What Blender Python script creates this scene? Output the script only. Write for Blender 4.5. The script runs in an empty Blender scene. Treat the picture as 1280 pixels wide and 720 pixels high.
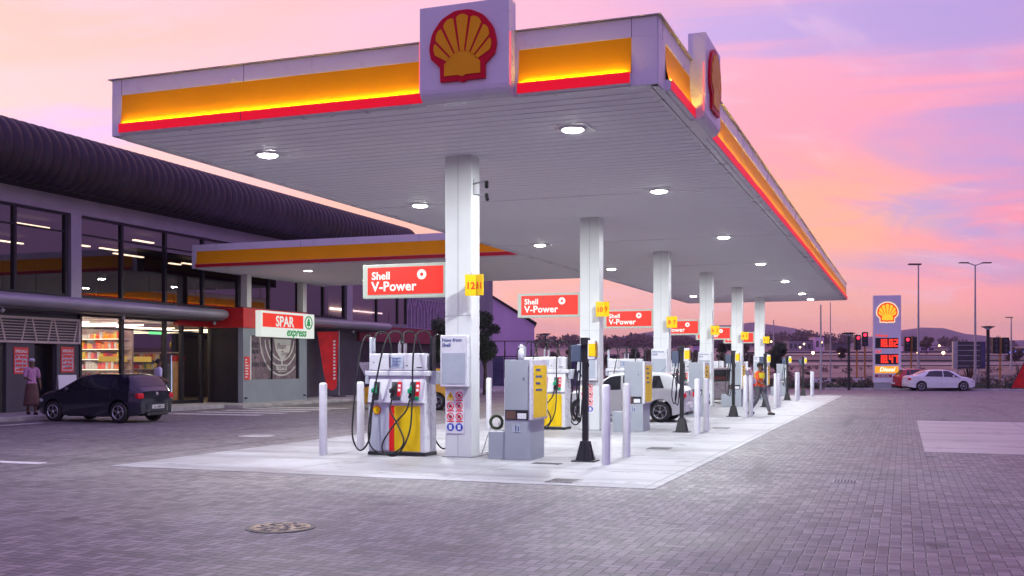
import bpy, math, random
import numpy as np
from mathutils import Vector, Matrix
random.seed(7)
R = math.radians
PI = math.pi
SC = bpy.context.scene
COL = SC.collection

# ---------------------------------------------------------------- camera
YAW = 20.6
F_PX, HORIZON, EYE = 1300.0, 457.0, 1.7
cam_d = bpy.data.cameras.new('camera')
cam = bpy.data.objects.new('camera', cam_d); COL.objects.link(cam)
cam.location = (0, 0, EYE); cam.rotation_euler = (R(90), 0, R(YAW))
cam_d.sensor_width = 36; cam_d.lens = F_PX / 1280 * 36
cam_d.shift_y = (HORIZON - 360) / 1280
cam_d.clip_start = 0.1; cam_d.clip_end = 20000
SC.camera = cam

# ---------------------------------------------------------------- world
SUN_EL, SUN_AZ = 2.0, -62.0          # degrees; azimuth in the station's axes, from +Y towards +X
world = bpy.data.worlds.new('World'); SC.world = world; world.use_nodes = True
WT = world.node_tree; WT.nodes.clear()
class NT:
    """tiny helper to write node graphs"""
    def __init__(s, tree): s.t = tree
    def n(s, kind, **kw):
        nd = s.t.nodes.new(kind)
        for k, v in kw.items(): setattr(nd, k, v)
        return nd
    def val(s, sock, v):
        if isinstance(v, (int, float)): sock.default_value = v
        elif isinstance(v, (tuple, list)):
            sock.default_value = tuple(v) + (1,) * (len(sock.default_value) - len(v)) if len(v) < len(sock.default_value) else v
        else: s.t.links.new(v, sock)
    def m(s, op, a, b=0.0, c=None, clamp=False):
        nd = s.n('ShaderNodeMath', operation=op, use_clamp=clamp)
        s.val(nd.inputs[0], a); s.val(nd.inputs[1], b)
        if c is not None: s.val(nd.inputs[2], c)
        return nd.outputs[0]
    def mix(s, f, a, b, mode='MIX'):
        nd = s.n('ShaderNodeMix', data_type='RGBA', blend_type=mode)
        s.val(nd.inputs[0], f); s.val(nd.inputs[6], a); s.val(nd.inputs[7], b)
        return nd.outputs[2]
    def sm(s, x, a, b, o0=0.0, o1=1.0):
        nd = s.n('ShaderNodeMapRange', interpolation_type='SMOOTHSTEP')
        s.val(nd.inputs[0], x); nd.inputs[1].default_value = a; nd.inputs[2].default_value = b
        nd.inputs[3].default_value = o0; nd.inputs[4].default_value = o1
        return nd.outputs[0]
    def noise(s, vec, scale, detail=3, rough=.5, dist=0.0):
        nd = s.n('ShaderNodeTexNoise')
        if vec is not None: s.t.links.new(vec, nd.inputs['Vector'])
        nd.inputs['Scale'].default_value = scale; nd.inputs['Detail'].default_value = detail
        nd.inputs['Roughness'].default_value = rough; nd.inputs['Distortion'].default_value = dist
        return nd.outputs[0]
w = NT(WT)
tc = w.n('ShaderNodeTexCoord')
rot = w.n('ShaderNodeVectorRotate', rotation_type='Z_AXIS')       # +Y now = where the camera looks
WT.links.new(tc.outputs['Generated'], rot.inputs['Vector']); rot.inputs['Angle'].default_value = R(-YAW)
sp = w.n('ShaderNodeSeparateXYZ'); WT.links.new(rot.outputs[0], sp.inputs[0])
X, Y, Z = sp.outputs
Zc = w.m('MAXIMUM', Z, 0.0)
zz = w.m('ADD', Zc, 0.22)
cx = w.n('ShaderNodeCombineXYZ')
w.val(cx.inputs[0], w.m('MULTIPLY', w.m('DIVIDE', X, zz), 0.55)); w.val(cx.inputs[1], w.m('MULTIPLY', w.m('DIVIDE', Y, zz), 1.0)); cx.inputs[2].default_value = 3.7
rz = w.n('ShaderNodeVectorRotate', rotation_type='Z_AXIS'); WT.links.new(cx.outputs[0], rz.inputs['Vector']); rz.inputs['Angle'].default_value = R(-28)
cv = rz.outputs[0]
n1 = w.noise(cv, 1.5, 5, .55, .9)
n2 = w.noise(cv, 0.85, 4, .5, .5)
n3 = w.noise(cv, 4.0, 5, .6, 1.2)
xs = w.sm(X, -0.50, 0.55)                                          # 0 left .. 1 right
el = w.sm(Z, 0.0, 0.42)
low = w.mix(xs, (1.45, 0.68, 0.34), (1.20, 0.46, 0.42))
mid = w.mix(xs, (1.08, 0.60, 0.58), (1.08, 0.29, 0.39))
top = w.mix(xs, (0.96, 0.56, 0.72), (0.86, 0.40, 0.66))
c = w.mix(w.sm(Z, 0.02, 0.13), low, mid)
c = w.mix(w.sm(Z, 0.16, 0.42), c, top)
lil = w.mix(xs, (0.78, 0.50, 0.92), (0.46, 0.33, 0.70))
c = w.mix(w.m('MULTIPLY', w.sm(n1, 0.47, 0.62), w.sm(Z, 0.03, 0.12, .35, .95)), c, lil)
c = w.mix(w.m('MULTIPLY', w.sm(n2, 0.48, 0.60), .70), c, (1.08, 0.50, 0.33))
c = w.mix(w.m('MULTIPLY', w.sm(n3, 0.52, 0.70), .35), c, (1.0, 0.60, 0.74))
c = w.mix(w.m('MULTIPLY', w.m('MULTIPLY', w.sm(X, 0.20, 0.40), w.sm(n1, .36, .52)), w.m('MULTIPLY', w.sm(Z, 0.12, 0.24), .85)), c, (0.46, 0.31, 0.70))
c = w.mix(w.m('MULTIPLY', w.m('MULTIPLY', w.sm(X, 0.08, 0.20), w.sm(X, .42, .30)), w.m('MULTIPLY', w.m('MULTIPLY', w.sm(Z, .07, .12), w.sm(Z, .22, .14)), w.sm(n3, .36, .52, .25, .8))), c, (1.12, 0.46, 0.24))
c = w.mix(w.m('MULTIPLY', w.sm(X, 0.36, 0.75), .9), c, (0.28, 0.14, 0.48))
back = w.mix(el, (0.32, 0.20, 0.54), (0.34, 0.28, 0.78))
back = w.mix(w.m('MULTIPLY', w.sm(n1, 0.45, 0.7), .6), back, (0.52, 0.22, 0.44))
zen = w.sm(Z, 0.45, 0.85)
c = w.mix(w.sm(Y, 0.45, -0.25), c, back)
c = w.mix(zen, c, (0.50, 0.30, 0.80))
below = w.sm(Z, 0.0, -0.06)
c = w.mix(below, c, (0.10, 0.07, 0.12))
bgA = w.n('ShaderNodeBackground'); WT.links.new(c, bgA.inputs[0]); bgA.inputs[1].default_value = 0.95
sky = w.n('ShaderNodeTexSky', sky_type='NISHITA')
sky.sun_disc = False; sky.sun_elevation = R(SUN_EL); sky.sun_rotation = R(SUN_AZ)
bgB = w.n('ShaderNodeBackground'); WT.links.new(sky.outputs[0], bgB.inputs[0]); bgB.inputs[1].default_value = 0.05
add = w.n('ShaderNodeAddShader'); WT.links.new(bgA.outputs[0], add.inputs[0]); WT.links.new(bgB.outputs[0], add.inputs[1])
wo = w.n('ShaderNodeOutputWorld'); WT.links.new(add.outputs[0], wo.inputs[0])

# ---------------------------------------------------------------- sun (just at the horizon, behind thin cloud) and exposure
sl = bpy.data.lights.new('sun', 'SUN'); sl.energy = 0.5; sl.angle = R(12); sl.color = (1.0, 0.62, 0.45)
sun = bpy.data.objects.new('sun', sl); COL.objects.link(sun)
sd = Vector((math.sin(R(SUN_AZ)) * math.cos(R(SUN_EL)), math.cos(R(SUN_AZ)) * math.cos(R(SUN_EL)), math.sin(R(SUN_EL))))
sun.rotation_euler = sd.to_track_quat('Z', 'Y').to_euler(); sun.location = (0, 0, 40)
SC.view_settings.view_transform = 'Standard'; SC.view_settings.look = 'None'
SC.view_settings.exposure = 0.2; SC.view_settings.gamma = 1.0; SC.view_settings.use_curve_mapping = False
SC.cycles.use_denoising = True
SC.cycles.max_bounces = 6; SC.cycles.transparent_max_bounces = 12; SC.cycles.caustics_reflective = False; SC.cycles.caustics_refractive = False
SC.cycles.sample_clamp_indirect = 4.0

# ---------------------------------------------------------------- materials
def mat(name, rgb, rough=.5, metal=0.0, var=.08, scale=3.0, bump=0.0, bscale=40.0, emit=None, es=0.0, coat=0.0, spec=.5, scuff=0.0):
    m = bpy.data.materials.new(name); m.use_nodes = True
    t = m.node_tree; b = t.nodes['Principled BSDF']; g = NT(t)
    tcn = g.n('ShaderNodeTexCoord'); vec = tcn.outputs['Object']
    if var:
        n = g.noise(vec, scale, 4, .6)
        lo = tuple(x * (1 - var * 1.6) for x in rgb); hi = tuple(min(1, x * (1 + var)) for x in rgb)
        colr = g.mix(g.sm(n, .3, .7), lo, hi)
        if scuff:
            mp = g.n('ShaderNodeMapping'); mp.inputs['Scale'].default_value = (1, 1, 6); t.links.new(vec, mp.inputs[0])
            colr = g.mix(g.m('MULTIPLY', g.sm(g.noise(mp.outputs[0], 3.2, 5, .7, .5), .62, .72), scuff), colr, tuple(x * .35 for x in rgb))
            colr = g.mix(g.m('MULTIPLY', g.sm(g.noise(vec, 1.7, 5, .65), .50, .75), scuff * .5), colr, (rgb[0] * .62, rgb[1] * .58, rgb[2] * .52))
        t.links.new(colr, b.inputs['Base Color'])
        n2_ = g.noise(vec, scale * 4, 3, .6)
        t.links.new(g.sm(n2_, .3, .7, max(.02, rough - .07), min(1, rough + .07)), b.inputs['Roughness'])
    else:
        b.inputs['Base Color'].default_value = (*rgb, 1); b.inputs['Roughness'].default_value = rough
    b.inputs['Metallic'].default_value = metal
    b.inputs['Specular IOR Level'].default_value = spec
    if coat: b.inputs['Coat Weight'].default_value = coat; b.inputs['Coat Roughness'].default_value = .04
    if bump:
        bn = g.n('ShaderNodeBump'); bn.inputs['Strength'].default_value = bump; bn.inputs['Distance'].default_value = .01
        t.links.new(g.noise(vec, bscale, 4, .6), bn.inputs['Height']); t.links.new(bn.outputs[0], b.inputs['Normal'])
    if emit: b.inputs['Emission Color'].default_value = (*emit, 1); b.inputs['Emission Strength'].default_value = es
    return m
def glass(name, refl=.3, tint=(.55, .5, .6), rough=.01):
    m = bpy.data.materials.new(name); m.use_nodes = True; t = m.node_tree; t.nodes.clear(); g = NT(t)
    tr = g.n('ShaderNodeBsdfTransparent'); tr.inputs[0].default_value = (*tint, 1)
    gl = g.n('ShaderNodeBsdfGlossy'); gl.inputs['Roughness'].default_value = rough; gl.inputs[0].default_value = (1, 1, 1, 1)
    lw = g.n('ShaderNodeLayerWeight'); lw.inputs[0].default_value = .35
    f = g.m('ADD', g.m('MULTIPLY', lw.outputs['Fresnel'], .25), refl, clamp=True)
    mx = g.n('ShaderNodeMixShader'); t.links.new(f, mx.inputs[0]); t.links.new(tr.outputs[0], mx.inputs[1]); t.links.new(gl.outputs[0], mx.inputs[2])
    o = g.n('ShaderNodeOutputMaterial'); t.links.new(mx.outputs[0], o.inputs[0]); return m
def emis(name, rgb, s):
    m = bpy.data.materials.new(name); m.use_nodes = True; t = m.node_tree; b = t.nodes['Principled BSDF']
    b.inputs['Base Color'].default_value = (*[x * .22 for x in rgb], 1); b.inputs['Emission Color'].default_value = (*rgb, 1)
    b.inputs['Emission Strength'].default_value = s; return m

M = {}
def paver_material():
    m = bpy.data.materials.new('herringbone_pavers'); m.use_nodes = True; t = m.node_tree; b = t.nodes['Principled BSDF']; g = NT(t)
    geo = g.n('ShaderNodeNewGeometry'); s = g.n('ShaderNodeSeparateXYZ'); t.links.new(geo.outputs['Position'], s.inputs[0])
    W = .105
    px = g.m('DIVIDE', s.outputs[0], W); py = g.m('DIVIDE', s.outputs[1], W)
    wob = g.noise(geo.outputs['Position'], 1.3, 2); px = g.m('ADD', px, g.m('MULTIPLY', wob, .25))
    i = g.m('FLOOR', px); j = g.m('FLOOR', py); fx = g.m('SUBTRACT', px, i); fy = g.m('SUBTRACT', py, j)
    k = g.m('FLOORED_MODULO', g.m('SUBTRACT', i, j), 4.0)
    def is_(v): return g.m('COMPARE', k, float(v), .3)
    k0, k1, k2, k3 = [is_(v) for v in range(4)]
    rt = g.m('ADD', g.m('SUBTRACT', 1.0, fx), k0); lf = g.m('ADD', fx, k1)
    bt = g.m('ADD', fy, k2); tp = g.m('ADD', g.m('SUBTRACT', 1.0, fy), k3)
    d = g.m('MINIMUM', g.m('MINIMUM', rt, lf), g.m('MINIMUM', bt, tp))
    face = g.sm(d, .02, .085)
    cid = g.n('ShaderNodeCombineXYZ'); t.links.new(g.m('SUBTRACT', i, k1), cid.inputs[0]); t.links.new(g.m('SUBTRACT', j, k2), cid.inputs[1])
    wn = g.n('ShaderNodeTexWhiteNoise'); t.links.new(cid.outputs[0], wn.inputs['Vector'])
    big = g.noise(geo.outputs['Position'], .22, 5, .6); fine = g.noise(geo.outputs['Position'], 55, 3, .7); midn = g.noise(geo.outputs['Position'], 1.9, 4, .65)
    c_ = g.mix(wn.outputs['Value'], (.105, .095, .100), (.265, .240, .245))
    c_ = g.mix(g.m('MULTIPLY', g.sm(big, .40, .66), .45), c_, (.27, .26, .26))
    c_ = g.mix(g.m('MULTIPLY', g.sm(midn, .52, .72), .35), c_, (.11, .10, .105))
    c_ = g.mix(g.m('MULTIPLY', g.sm(fine, .5, .75), .35), c_, (.30, .29, .30))
    # tyre polish along the driving lanes, oil drips and damp stains
    mp = g.n('ShaderNodeMapping'); mp.inputs['Scale'].default_value = (1.0, .09, 1); t.links.new(geo.outputs['Position'], mp.inputs[0])
    tyre = g.noise(mp.outputs[0], 1.1, 4, .6, .6); mp2 = g.n('ShaderNodeMapping'); mp2.inputs['Scale'].default_value = (.10, 1.0, 1); t.links.new(geo.outputs['Position'], mp2.inputs[0]); tyre2 = g.noise(mp2.outputs[0], .9, 4, .6, .8)
    c_ = g.mix(g.m('MULTIPLY', g.sm(tyre, .53, .68), .6), c_, (.085, .078, .085))
    c_ = g.mix(g.m('MULTIPLY', g.sm(tyre2, .55, .70), .5), c_, (.09, .083, .09))
    oil = g.noise(geo.outputs['Position'], .75, 5, .7, .4); c_ = g.mix(g.m('MULTIPLY', g.sm(oil, .61, .69), .7), c_, (.055, .05, .055))
    c_ = g.mix(face, (.045, .042, .045), c_)
    t.links.new(c_, b.inputs['Base Color'])
    t.links.new(g.sm(big, .3, .7, .52, .72), b.inputs['Roughness'])
    h = g.m('ADD', g.m('MULTIPLY', face, .6), g.m('ADD', g.m('MULTIPLY', wn.outputs['Value'], .25), g.m('MULTIPLY', fine, .2)))
    bn = g.n('ShaderNodeBump'); bn.inputs['Strength'].default_value = .55; bn.inputs['Distance'].default_value = .012
    t.links.new(h, bn.inputs['Height']); t.links.new(bn.outputs[0], b.inputs['Normal'])
    return m
def slab_material(name='concrete_slab', c0=(.50, .49, .50), c1=(.66, .65, .66), joint=3.0):
    m = bpy.data.materials.new(name); m.use_nodes = True; t = m.node_tree; b = t.nodes['Principled BSDF']; g = NT(t)
    geo = g.n('ShaderNodeNewGeometry'); P = geo.outputs['Position']; s = g.n('ShaderNodeSeparateXYZ'); t.links.new(P, s.inputs[0])
    a = g.noise(P, .6, 5, .65, .4); f = g.noise(P, 40, 4, .7); st = g.noise(P, 2.6, 4, .6)
    c_ = g.mix(g.sm(a, .3, .7), c0, c1)
    c_ = g.mix(g.m('MULTIPLY', g.sm(st, .56, .74), .35), c_, tuple(x * .62 for x in c0))
    c_ = g.mix(g.m('MULTIPLY', g.sm(f, .45, .8), .25), c_, tuple(x * .7 for x in c0))
    mp = g.n('ShaderNodeMapping'); mp.inputs['Scale'].default_value = (.12, 1.0, 1); t.links.new(P, mp.inputs[0]); ty = g.noise(mp.outputs[0], 1.5, 4, .6, .5)
    c_ = g.mix(g.m('MULTIPLY', g.sm(ty, .50, .66), .6), c_, tuple(x * .60 for x in c0))
    oil = g.noise(P, 1.1, 5, .7, .6); c_ = g.mix(g.m('MULTIPLY', g.sm(oil, .57, .67), .7), c_, tuple(x * .42 for x in c0))
    for ax, off in ((0, .35), (1, 0.5)):
        q = g.m('PINGPONG', g.m('ADD', s.outputs[ax], off), joint / 2)
        ln = g.sm(q, .024, .008)
        c_ = g.mix(g.m('MULTIPLY', ln, .85), c_, (.16, .15, .15))
    t.links.new(c_, b.inputs['Base Color']); t.links.new(g.sm(a, .3, .7, .42, .62), b.inputs['Roughness'])
    bn = g.n('ShaderNodeBump'); bn.inputs['Strength'].default_value = .25; bn.inputs['Distance'].default_value = .01
    t.links.new(f, bn.inputs['Height']); t.links.new(bn.outputs[0], b.inputs['Normal']); return m
def terrain_material():
    m = bpy.data.materials.new('dry_grass_land'); m.use_nodes = True; t = m.node_tree; b = t.nodes['Principled BSDF']; g = NT(t)
    geo = g.n('ShaderNodeNewGeometry'); P = geo.outputs['Position']
    mp = g.n('ShaderNodeMapping'); mp.inputs['Scale'].default_value = (.35, 1, 1); mp.inputs['Rotation'].default_value = (0, 0, R(20)); t.links.new(P, mp.inputs[0])
    a = g.noise(mp.outputs[0], .02, 5, .6); f = g.noise(P, .35, 5, .65); h = g.noise(mp.outputs[0], .008, 3)
    c_ = g.mix(g.sm(a, .38, .62), (.17, .13, .08), (.38, .28, .19))
    c_ = g.mix(g.m('MULTIPLY', g.sm(f, .48, .66), .6), c_, (.06, .065, .035))
    c_ = g.mix(g.m('MULTIPLY', g.sm(h, .45, .58), .7), c_, (.46, .34, .25))
    t.links.new(c_, b.inputs['Base Color']); b.inputs['Roughness'].default_value = .95; return m
def hill_material():
    m = bpy.data.materials.new('scrub_hill'); m.use_nodes = True; t = m.node_tree; b = t.nodes['Principled BSDF']; g = NT(t)
    geo = g.n('ShaderNodeNewGeometry'); f = g.noise(geo.outputs['Position'], .006, 6, .65)
    t.links.new(g.mix(g.sm(f, .4, .62), (.05, .06, .045), (.13, .115, .08)), b.inputs['Base Color']); b.inputs['Roughness'].default_value = 1; return m
M['paver'] = paver_material(); M['slab'] = slab_material('concrete_slab', (.28, .28, .295), (.43, .43, .45)); M['land'] = terrain_material(); M['hill'] = hill_material()
M['asphalt'] = mat('asphalt', (.055, .053, .057), .75, 0, .2, .8, .3, 60)
M['road'] = mat('worn_road_asphalt', (.16, .14, .15), .45, 0, .15, .05)
M['patch'] = slab_material('concrete_patch', (.36, .34, .34), (.46, .44, .43), 3.4)
M['line'] = mat('road_paint', (.72, .72, .70), .6, 0, .15, 4)
M['kerb'] = mat('kerb_concrete', (.42, .41, .40), .7, 0, .15, 2, .2)
M['kerbblack'] = mat('kerb_black_paint', (.03, .03, .03), .6)
M['kerbwhite'] = mat('kerb_white_paint', (.7, .7, .68), .6)
M['white'] = mat('white_cladding', (.74, .74, .76), .32, 0, .03, .7)
M['column'] = mat('white_column_paint', (.72, .74, .73), .38, 0, .03, 1.5)
M['soffit'] = mat('white_metal_soffit', (.88, .88, .90), .60, 0, 0, spec=.2)
M['seam'] = mat('dark_seam', (.05, .05, .06), .6, 0, 0)
M['amber'] = mat('amber_fascia_panel', (.95, .42, .0), .5, 0, .02, 1, spec=.12)
M['redp'] = emis('backlit_red_strip', (1.0, .0, .015), 0.60)
M['redlow'] = mat('red_fascia_panel', (.50, .006, .012), .4, 0, .03, 1)
M['led'] = emis('amber_led_tube', (1.0, .66, .03), 95.0)
M['lamp'] = emis('canopy_lamp_lens', (.96, 1.0, .90), 40.0)
M['logo_red'] = mat('logo_red', (.62, .0, .02), .4, 0, .02, spec=.2)
M['logo_yellow'] = mat('logo_yellow', (.90, .42, .0), .4, 0, .02, spec=.2)
M['black'] = mat('black_powder_coat', (.012, .012, .014), .42, 0, .1)
M['rubber'] = mat('black_rubber', (.014, .014, .015), .6, 0, .1, 8)
M['grey'] = mat('grey_cabinet_paint', (.36, .39, .43), .42, 0, .05, 1.2, scuff=.10)
M['dgrey'] = mat('dark_grey_paint', (.06, .06, .066), .5, 0, .1)
M['silver'] = mat('satin_silver', (.55, .56, .58), .35, .6, .05)
M['pumpwhite'] = mat('pump_white_enamel', (.72, .72, .76), .3, 0, .03, 2, scuff=.08)
M['pumpsilver'] = mat('pump_silver_panel', (.56, .60, .66), .35, .1, .02, 2)
M['yellow'] = mat('signal_yellow', (.93, .62, .0), .4, 0, .04, 2)
M['red'] = mat('signal_red', (.78, .012, .012), .35, 0, .04, 2)
M['green'] = mat('nozzle_green', (.0, .33, .13), .4, 0, .05)
M['blue'] = mat('sign_blue', (.02, .06, .45), .4, 0, .03)
M['ink'] = mat('print_ink', (.03, .03, .05), .6, 0, 0)
M['inkblue'] = mat('print_navy', (.03, .07, .24), .6, 0, 0)
M['paper'] = mat('white_print', (.80, .80, .80), .5, 0, .03)
M['bollard'] = mat('bollard_white_paint', (.72, .72, .75), .36, 0, .04, 3, scuff=.18)
M['signred'] = emis('lightbox_red', (1.0, .030, .012), .75)
M['signwhite'] = emis('lightbox_white', (1.0, 1.0, .93), .75)
M['framew'] = emis('lightbox_border', (.86, .95, .84), .30)
M['sparred'] = emis('shop_sign_red', (1.0, .035, .012), .65)
M['sparwhite'] = emis('shop_sign_white', (.95, 1.0, .95), .6)
M['spargreen'] = emis('shop_sign_green', (.01, .38, .09), .5)
M['flag'] = mat('flag_yellow', (.92, .60, .0), .4, 0, .03)
M['drain'] = mat('cast_iron', (.08, .075, .08), .55, .5, .2, 6, .3)
M['manhole'] = mat('weathered_iron_cover', (.36, .28, .17), .6, .2, .35, 9, .6, 30)
M['wall'] = mat('plaster_wall', (.27, .25, .28), .8, 0, .08, .8, .15)
M['darkwall'] = mat('charcoal_plaster', (.085, .078, .095), .7, 0, .1, 1, .1)
M['frame'] = mat('charcoal_aluminium', (.02, .02, .026), .4, .3, .1)
M['roof'] = mat('corrugated_roof_sheet', (.042, .033, .044), .5, .45, .12, 1.2)
M['soffdark'] = mat('dark_eaves_lining', (.012, .010, .012), .8, 0, .1)
M['awning'] = mat('awning_grey_metal', (.40, .39, .44), .38, .25, .06, 1)
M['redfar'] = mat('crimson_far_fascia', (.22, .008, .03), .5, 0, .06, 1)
M['redband'] = mat('red_shop_fascia', (.66, .014, .014), .4, 0, .05, 1)
M['kiosk'] = mat('kiosk_grey_render', (.27, .31, .34), .6, 0, .06, 1, .1)
M['glass_up'] = glass('upper_window_glass', .13, (.45, .40, .45))
M['glass_shop'] = glass('shop_window_glass', .0, (.8, .78, .8))
M['glass_kiosk'] = mat('kiosk_window_film', (.20, .15, .16), .25, 0, .1, 1)
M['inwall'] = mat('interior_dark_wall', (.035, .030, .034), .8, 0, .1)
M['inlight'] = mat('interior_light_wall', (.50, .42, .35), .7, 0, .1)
M['infloor'] = mat('interior_tile_floor', (.28, .22, .17), .3, 0, .1)
M['strip'] = emis('warm_strip_light', (1.0, .84, .66), 9.0)
M['stripdim'] = emis('office_strip_light', (1.0, .80, .50), 4.0)
M['greenlit'] = emis('green_lit_sign', (.15, 1.0, .30), 1.6)
M['yellit'] = emis('yellow_shelf_header', (1.0, .66, .08), .7)
M['lattice'] = mat('laser_cut_screen', (.62, .50, .50), .5, .1, .05)
M['lilac'] = mat('lilac_screen', (.42, .30, .46), .6, 0, .05)
M['gable'] = mat('pale_mauve_wall', (.66, .46, .68), .8, 0, .07, .4)
M['net'] = mat('blue_shade_cloth', (.075, .07, .16), .8, 0, .25, 1.2)
M['bark'] = mat('bark', (.08, .06, .05), .9, 0, .2, 6, .6, 20)
M['leaf'] = mat('leaf_green', (.045, .075, .03), .6, 0, .45, 1.1)
M['leafdry'] = mat('leaf_brown_green', (.15, .11, .07), .7, 0, .4, 1.1)
M['galv'] = mat('galvanised_steel', (.42, .42, .45), .45, .5, .08)
M['skin'] = mat('brown_skin', (.16, .08, .05), .55, 0, .05)
M['hair'] = mat('black_hair', (.012, .01, .01), .7, 0, .1)
M['orange'] = mat('hi_vis_orange', (.85, .10, .015), .7, 0, .08, 5)
M['hvyellow'] = mat('hi_vis_yellow', (.85, .75, .02), .7, 0, .08, 5)
M['trouser'] = mat('grey_trousers', (.14, .14, .15), .8, 0, .1, 5)
M['shoe'] = mat('black_leather', (.015, .015, .015), .5)
M['pinktop'] = mat('pink_cotton', (.50, .24, .42), .85, 0, .1, 5)
M['brown'] = mat('brown_cotton', (.12, .06, .05), .85, 0, .1, 5)
M['whitetop'] = mat('white_cotton', (.58, .58, .72), .85, 0, .08, 5)
M['autoglass'] = mat('tinted_car_glass', (.012, .013, .02), .05, 0, 0, spec=.8)
M['chrome'] = mat('alloy_wheel', (.55, .55, .58), .25, .8, .05)
M['taillight'] = mat('red_lamp_lens', (.65, .02, .03), .15, 0, 0, emit=(1, .03, .03), es=.0)
M['poleyellow'] = mat('signal_pole_orange', (.45, .20, .04), .6)
M['headlight'] = mat('clear_lamp_lens', (.6, .62, .65), .12, .3, 0)
M['plate'] = mat('number_plate', (.75, .75, .72), .4, 0, 0)
M['plastic'] = mat('black_trim_plastic', (.02, .02, .022), .5)

# ---------------------------------------------------------------- mesh building
class MB:
    def __init__(s): s.v = []; s.f = []; s.sm = []
    def add(s, vs, fs, smooth=False):
        o = len(s.v); s.v += [tuple(p) for p in vs]
        for f in fs: s.f.append(tuple(o + i for i in f)); s.sm.append(smooth)
        return s
    def box(s, x0, x1, y0, y1, z0, z1):
        vs = [(x, y, z) for z in (z0, z1) for y in (y0, y1) for x in (x0, x1)]
        return s.add(vs, [(0, 2, 3, 1), (4, 5, 7, 6), (0, 1, 5, 4), (2, 6, 7, 3), (0, 4, 6, 2), (1, 3, 7, 5)])
    def prism(s, pts, axis, a, b):
        """extrude closed 2D polygon; axis 'x': pts=(y,z), 'y': pts=(x,z), 'z': pts=(x,y)"""
        def P(p, t): return (t, p[0], p[1]) if axis == 'x' else ((p[0], t, p[1]) if axis == 'y' else (p[0], p[1], t))
        n = len(pts); vs = [P(p, a) for p in pts] + [P(p, b) for p in pts]
        fs = [tuple(range(n))[::-1], tuple(range(n, 2 * n))] + [(i, (i + 1) % n, n + (i + 1) % n, n + i) for i in range(n)]
        return s.add(vs, fs)
    def tube(s, pts, r, n=8, cap=True):
        pts = [Vector(p) for p in pts]; rs = r if isinstance(r, (list, tuple)) else [r] * len(pts)
        vs = []; up = None
        for i, p in enumerate(pts):
            d = (pts[min(i + 1, len(pts) - 1)] - pts[max(i - 1, 0)]).normalized()
            if up is None: up = Vector((0, 0, 1)) if abs(d.z) < .9 else Vector((1, 0, 0))
            a = d.cross(up).normalized(); up = a.cross(d).normalized()
            for k in range(n):
                t = 2 * PI * k / n; vs.append(p + (a * math.cos(t) + up * math.sin(t)) * rs[i])
        fs = [(i * n + k, i * n + (k + 1) % n, (i + 1) * n + (k + 1) % n, (i + 1) * n + k) for i in range(len(pts) - 1) for k in range(n)]
        s.add(vs, fs, True)
        if cap:
            s.add(vs[:n], [tuple(range(n))[::-1]]); s.add(vs[-n:], [tuple(range(n))])
        return s
    def lathe(s, prof, n=16, c=(0, 0, 0), axis='z', smooth=True, cap=True):
        vs = []
        for r, z in prof:
            for k in range(n):
                t = 2 * PI * k / n; a, b = r * math.cos(t), r * math.sin(t)
                vs.append((c[0] + a, c[1] + b, c[2] + z) if axis == 'z' else ((c[0] + a, c[1] + z, c[2] + b) if axis == 'y' else (c[0] + z, c[1] + a, c[2] + b)))
        m_ = len(prof)
        fs = [(i * n + k, i * n + (k + 1) % n, (i + 1) * n + (k + 1) % n, (i + 1) * n + k) for i in range(m_ - 1) for k in range(n)]
        s.add(vs, fs, smooth)
        if cap: s.add(vs[:n], [tuple(range(n))[::-1]]); s.add(vs[-n:], [tuple(range(n))])
        return s
    def grid(s, fn, nu, nv, smooth=True, closed=False):
        vs = [fn(i / nu, j / nv) for i in range(nu + 1) for j in range(nv + 1)]
        fs = [(i * (nv + 1) + j, (i + 1) * (nv + 1) + j, (i + 1) * (nv + 1) + j + 1, i * (nv + 1) + j + 1) for i in range(nu) for j in range(nv)]
        return s.add(vs, fs, smooth)
    def ball(s, c, r, n=10, m_=7, sc=(1, 1, 1)):
        return s.add(*_ball(c, r, n, m_, sc), True)
    def xf(s, mtx):
        s.v = [tuple(mtx @ Vector(p)) for p in s.v]; return s
    def join(s, o):
        k = len(s.v); s.v += o.v; s.f += [tuple(k + i for i in f) for f in o.f]; s.sm += o.sm; return s
    def build(s, name, m, parent=None, loc=(0, 0, 0), rz=0, bevel=0, kind=None, solid=0):
        me = bpy.data.meshes.new(name); me.from_pydata(s.v, [], s.f); me.validate(); 
        if len(me.polygons) == len(s.sm): me.polygons.foreach_set('use_smooth', s.sm)
        me.materials.append(M[m] if isinstance(m, str) else m); me.update()
        o = bpy.data.objects.new(name, me); COL.objects.link(o); o.location = loc; o.rotation_euler = (0, 0, rz)
        if parent: o.parent = parent
        if solid:
            sdm = o.modifiers.new('thick', 'SOLIDIFY'); sdm.thickness = solid
        if bevel:
            bv = o.modifiers.new('bevel', 'BEVEL'); bv.width = bevel; bv.segments = 2; bv.limit_method = 'ANGLE'; bv.angle_limit = R(40)
        if kind: o['kind'] = kind
        return o
def _ball(c, r, n, m_, sc):
    vs = []; 
    for i in range(m_ + 1):
        ph = PI * i / m_
        for k in range(n):
            t = 2 * PI * k / n; vs.append((c[0] + r * sc[0] * math.sin(ph) * math.cos(t), c[1] + r * sc[1] * math.sin(ph) * math.sin(t), c[2] + r * sc[2] * math.cos(ph)))
    return vs, [(i * n + k, (i + 1) * n + k, (i + 1) * n + (k + 1) % n, i * n + (k + 1) % n) for i in range(m_) for k in range(n)]
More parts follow.
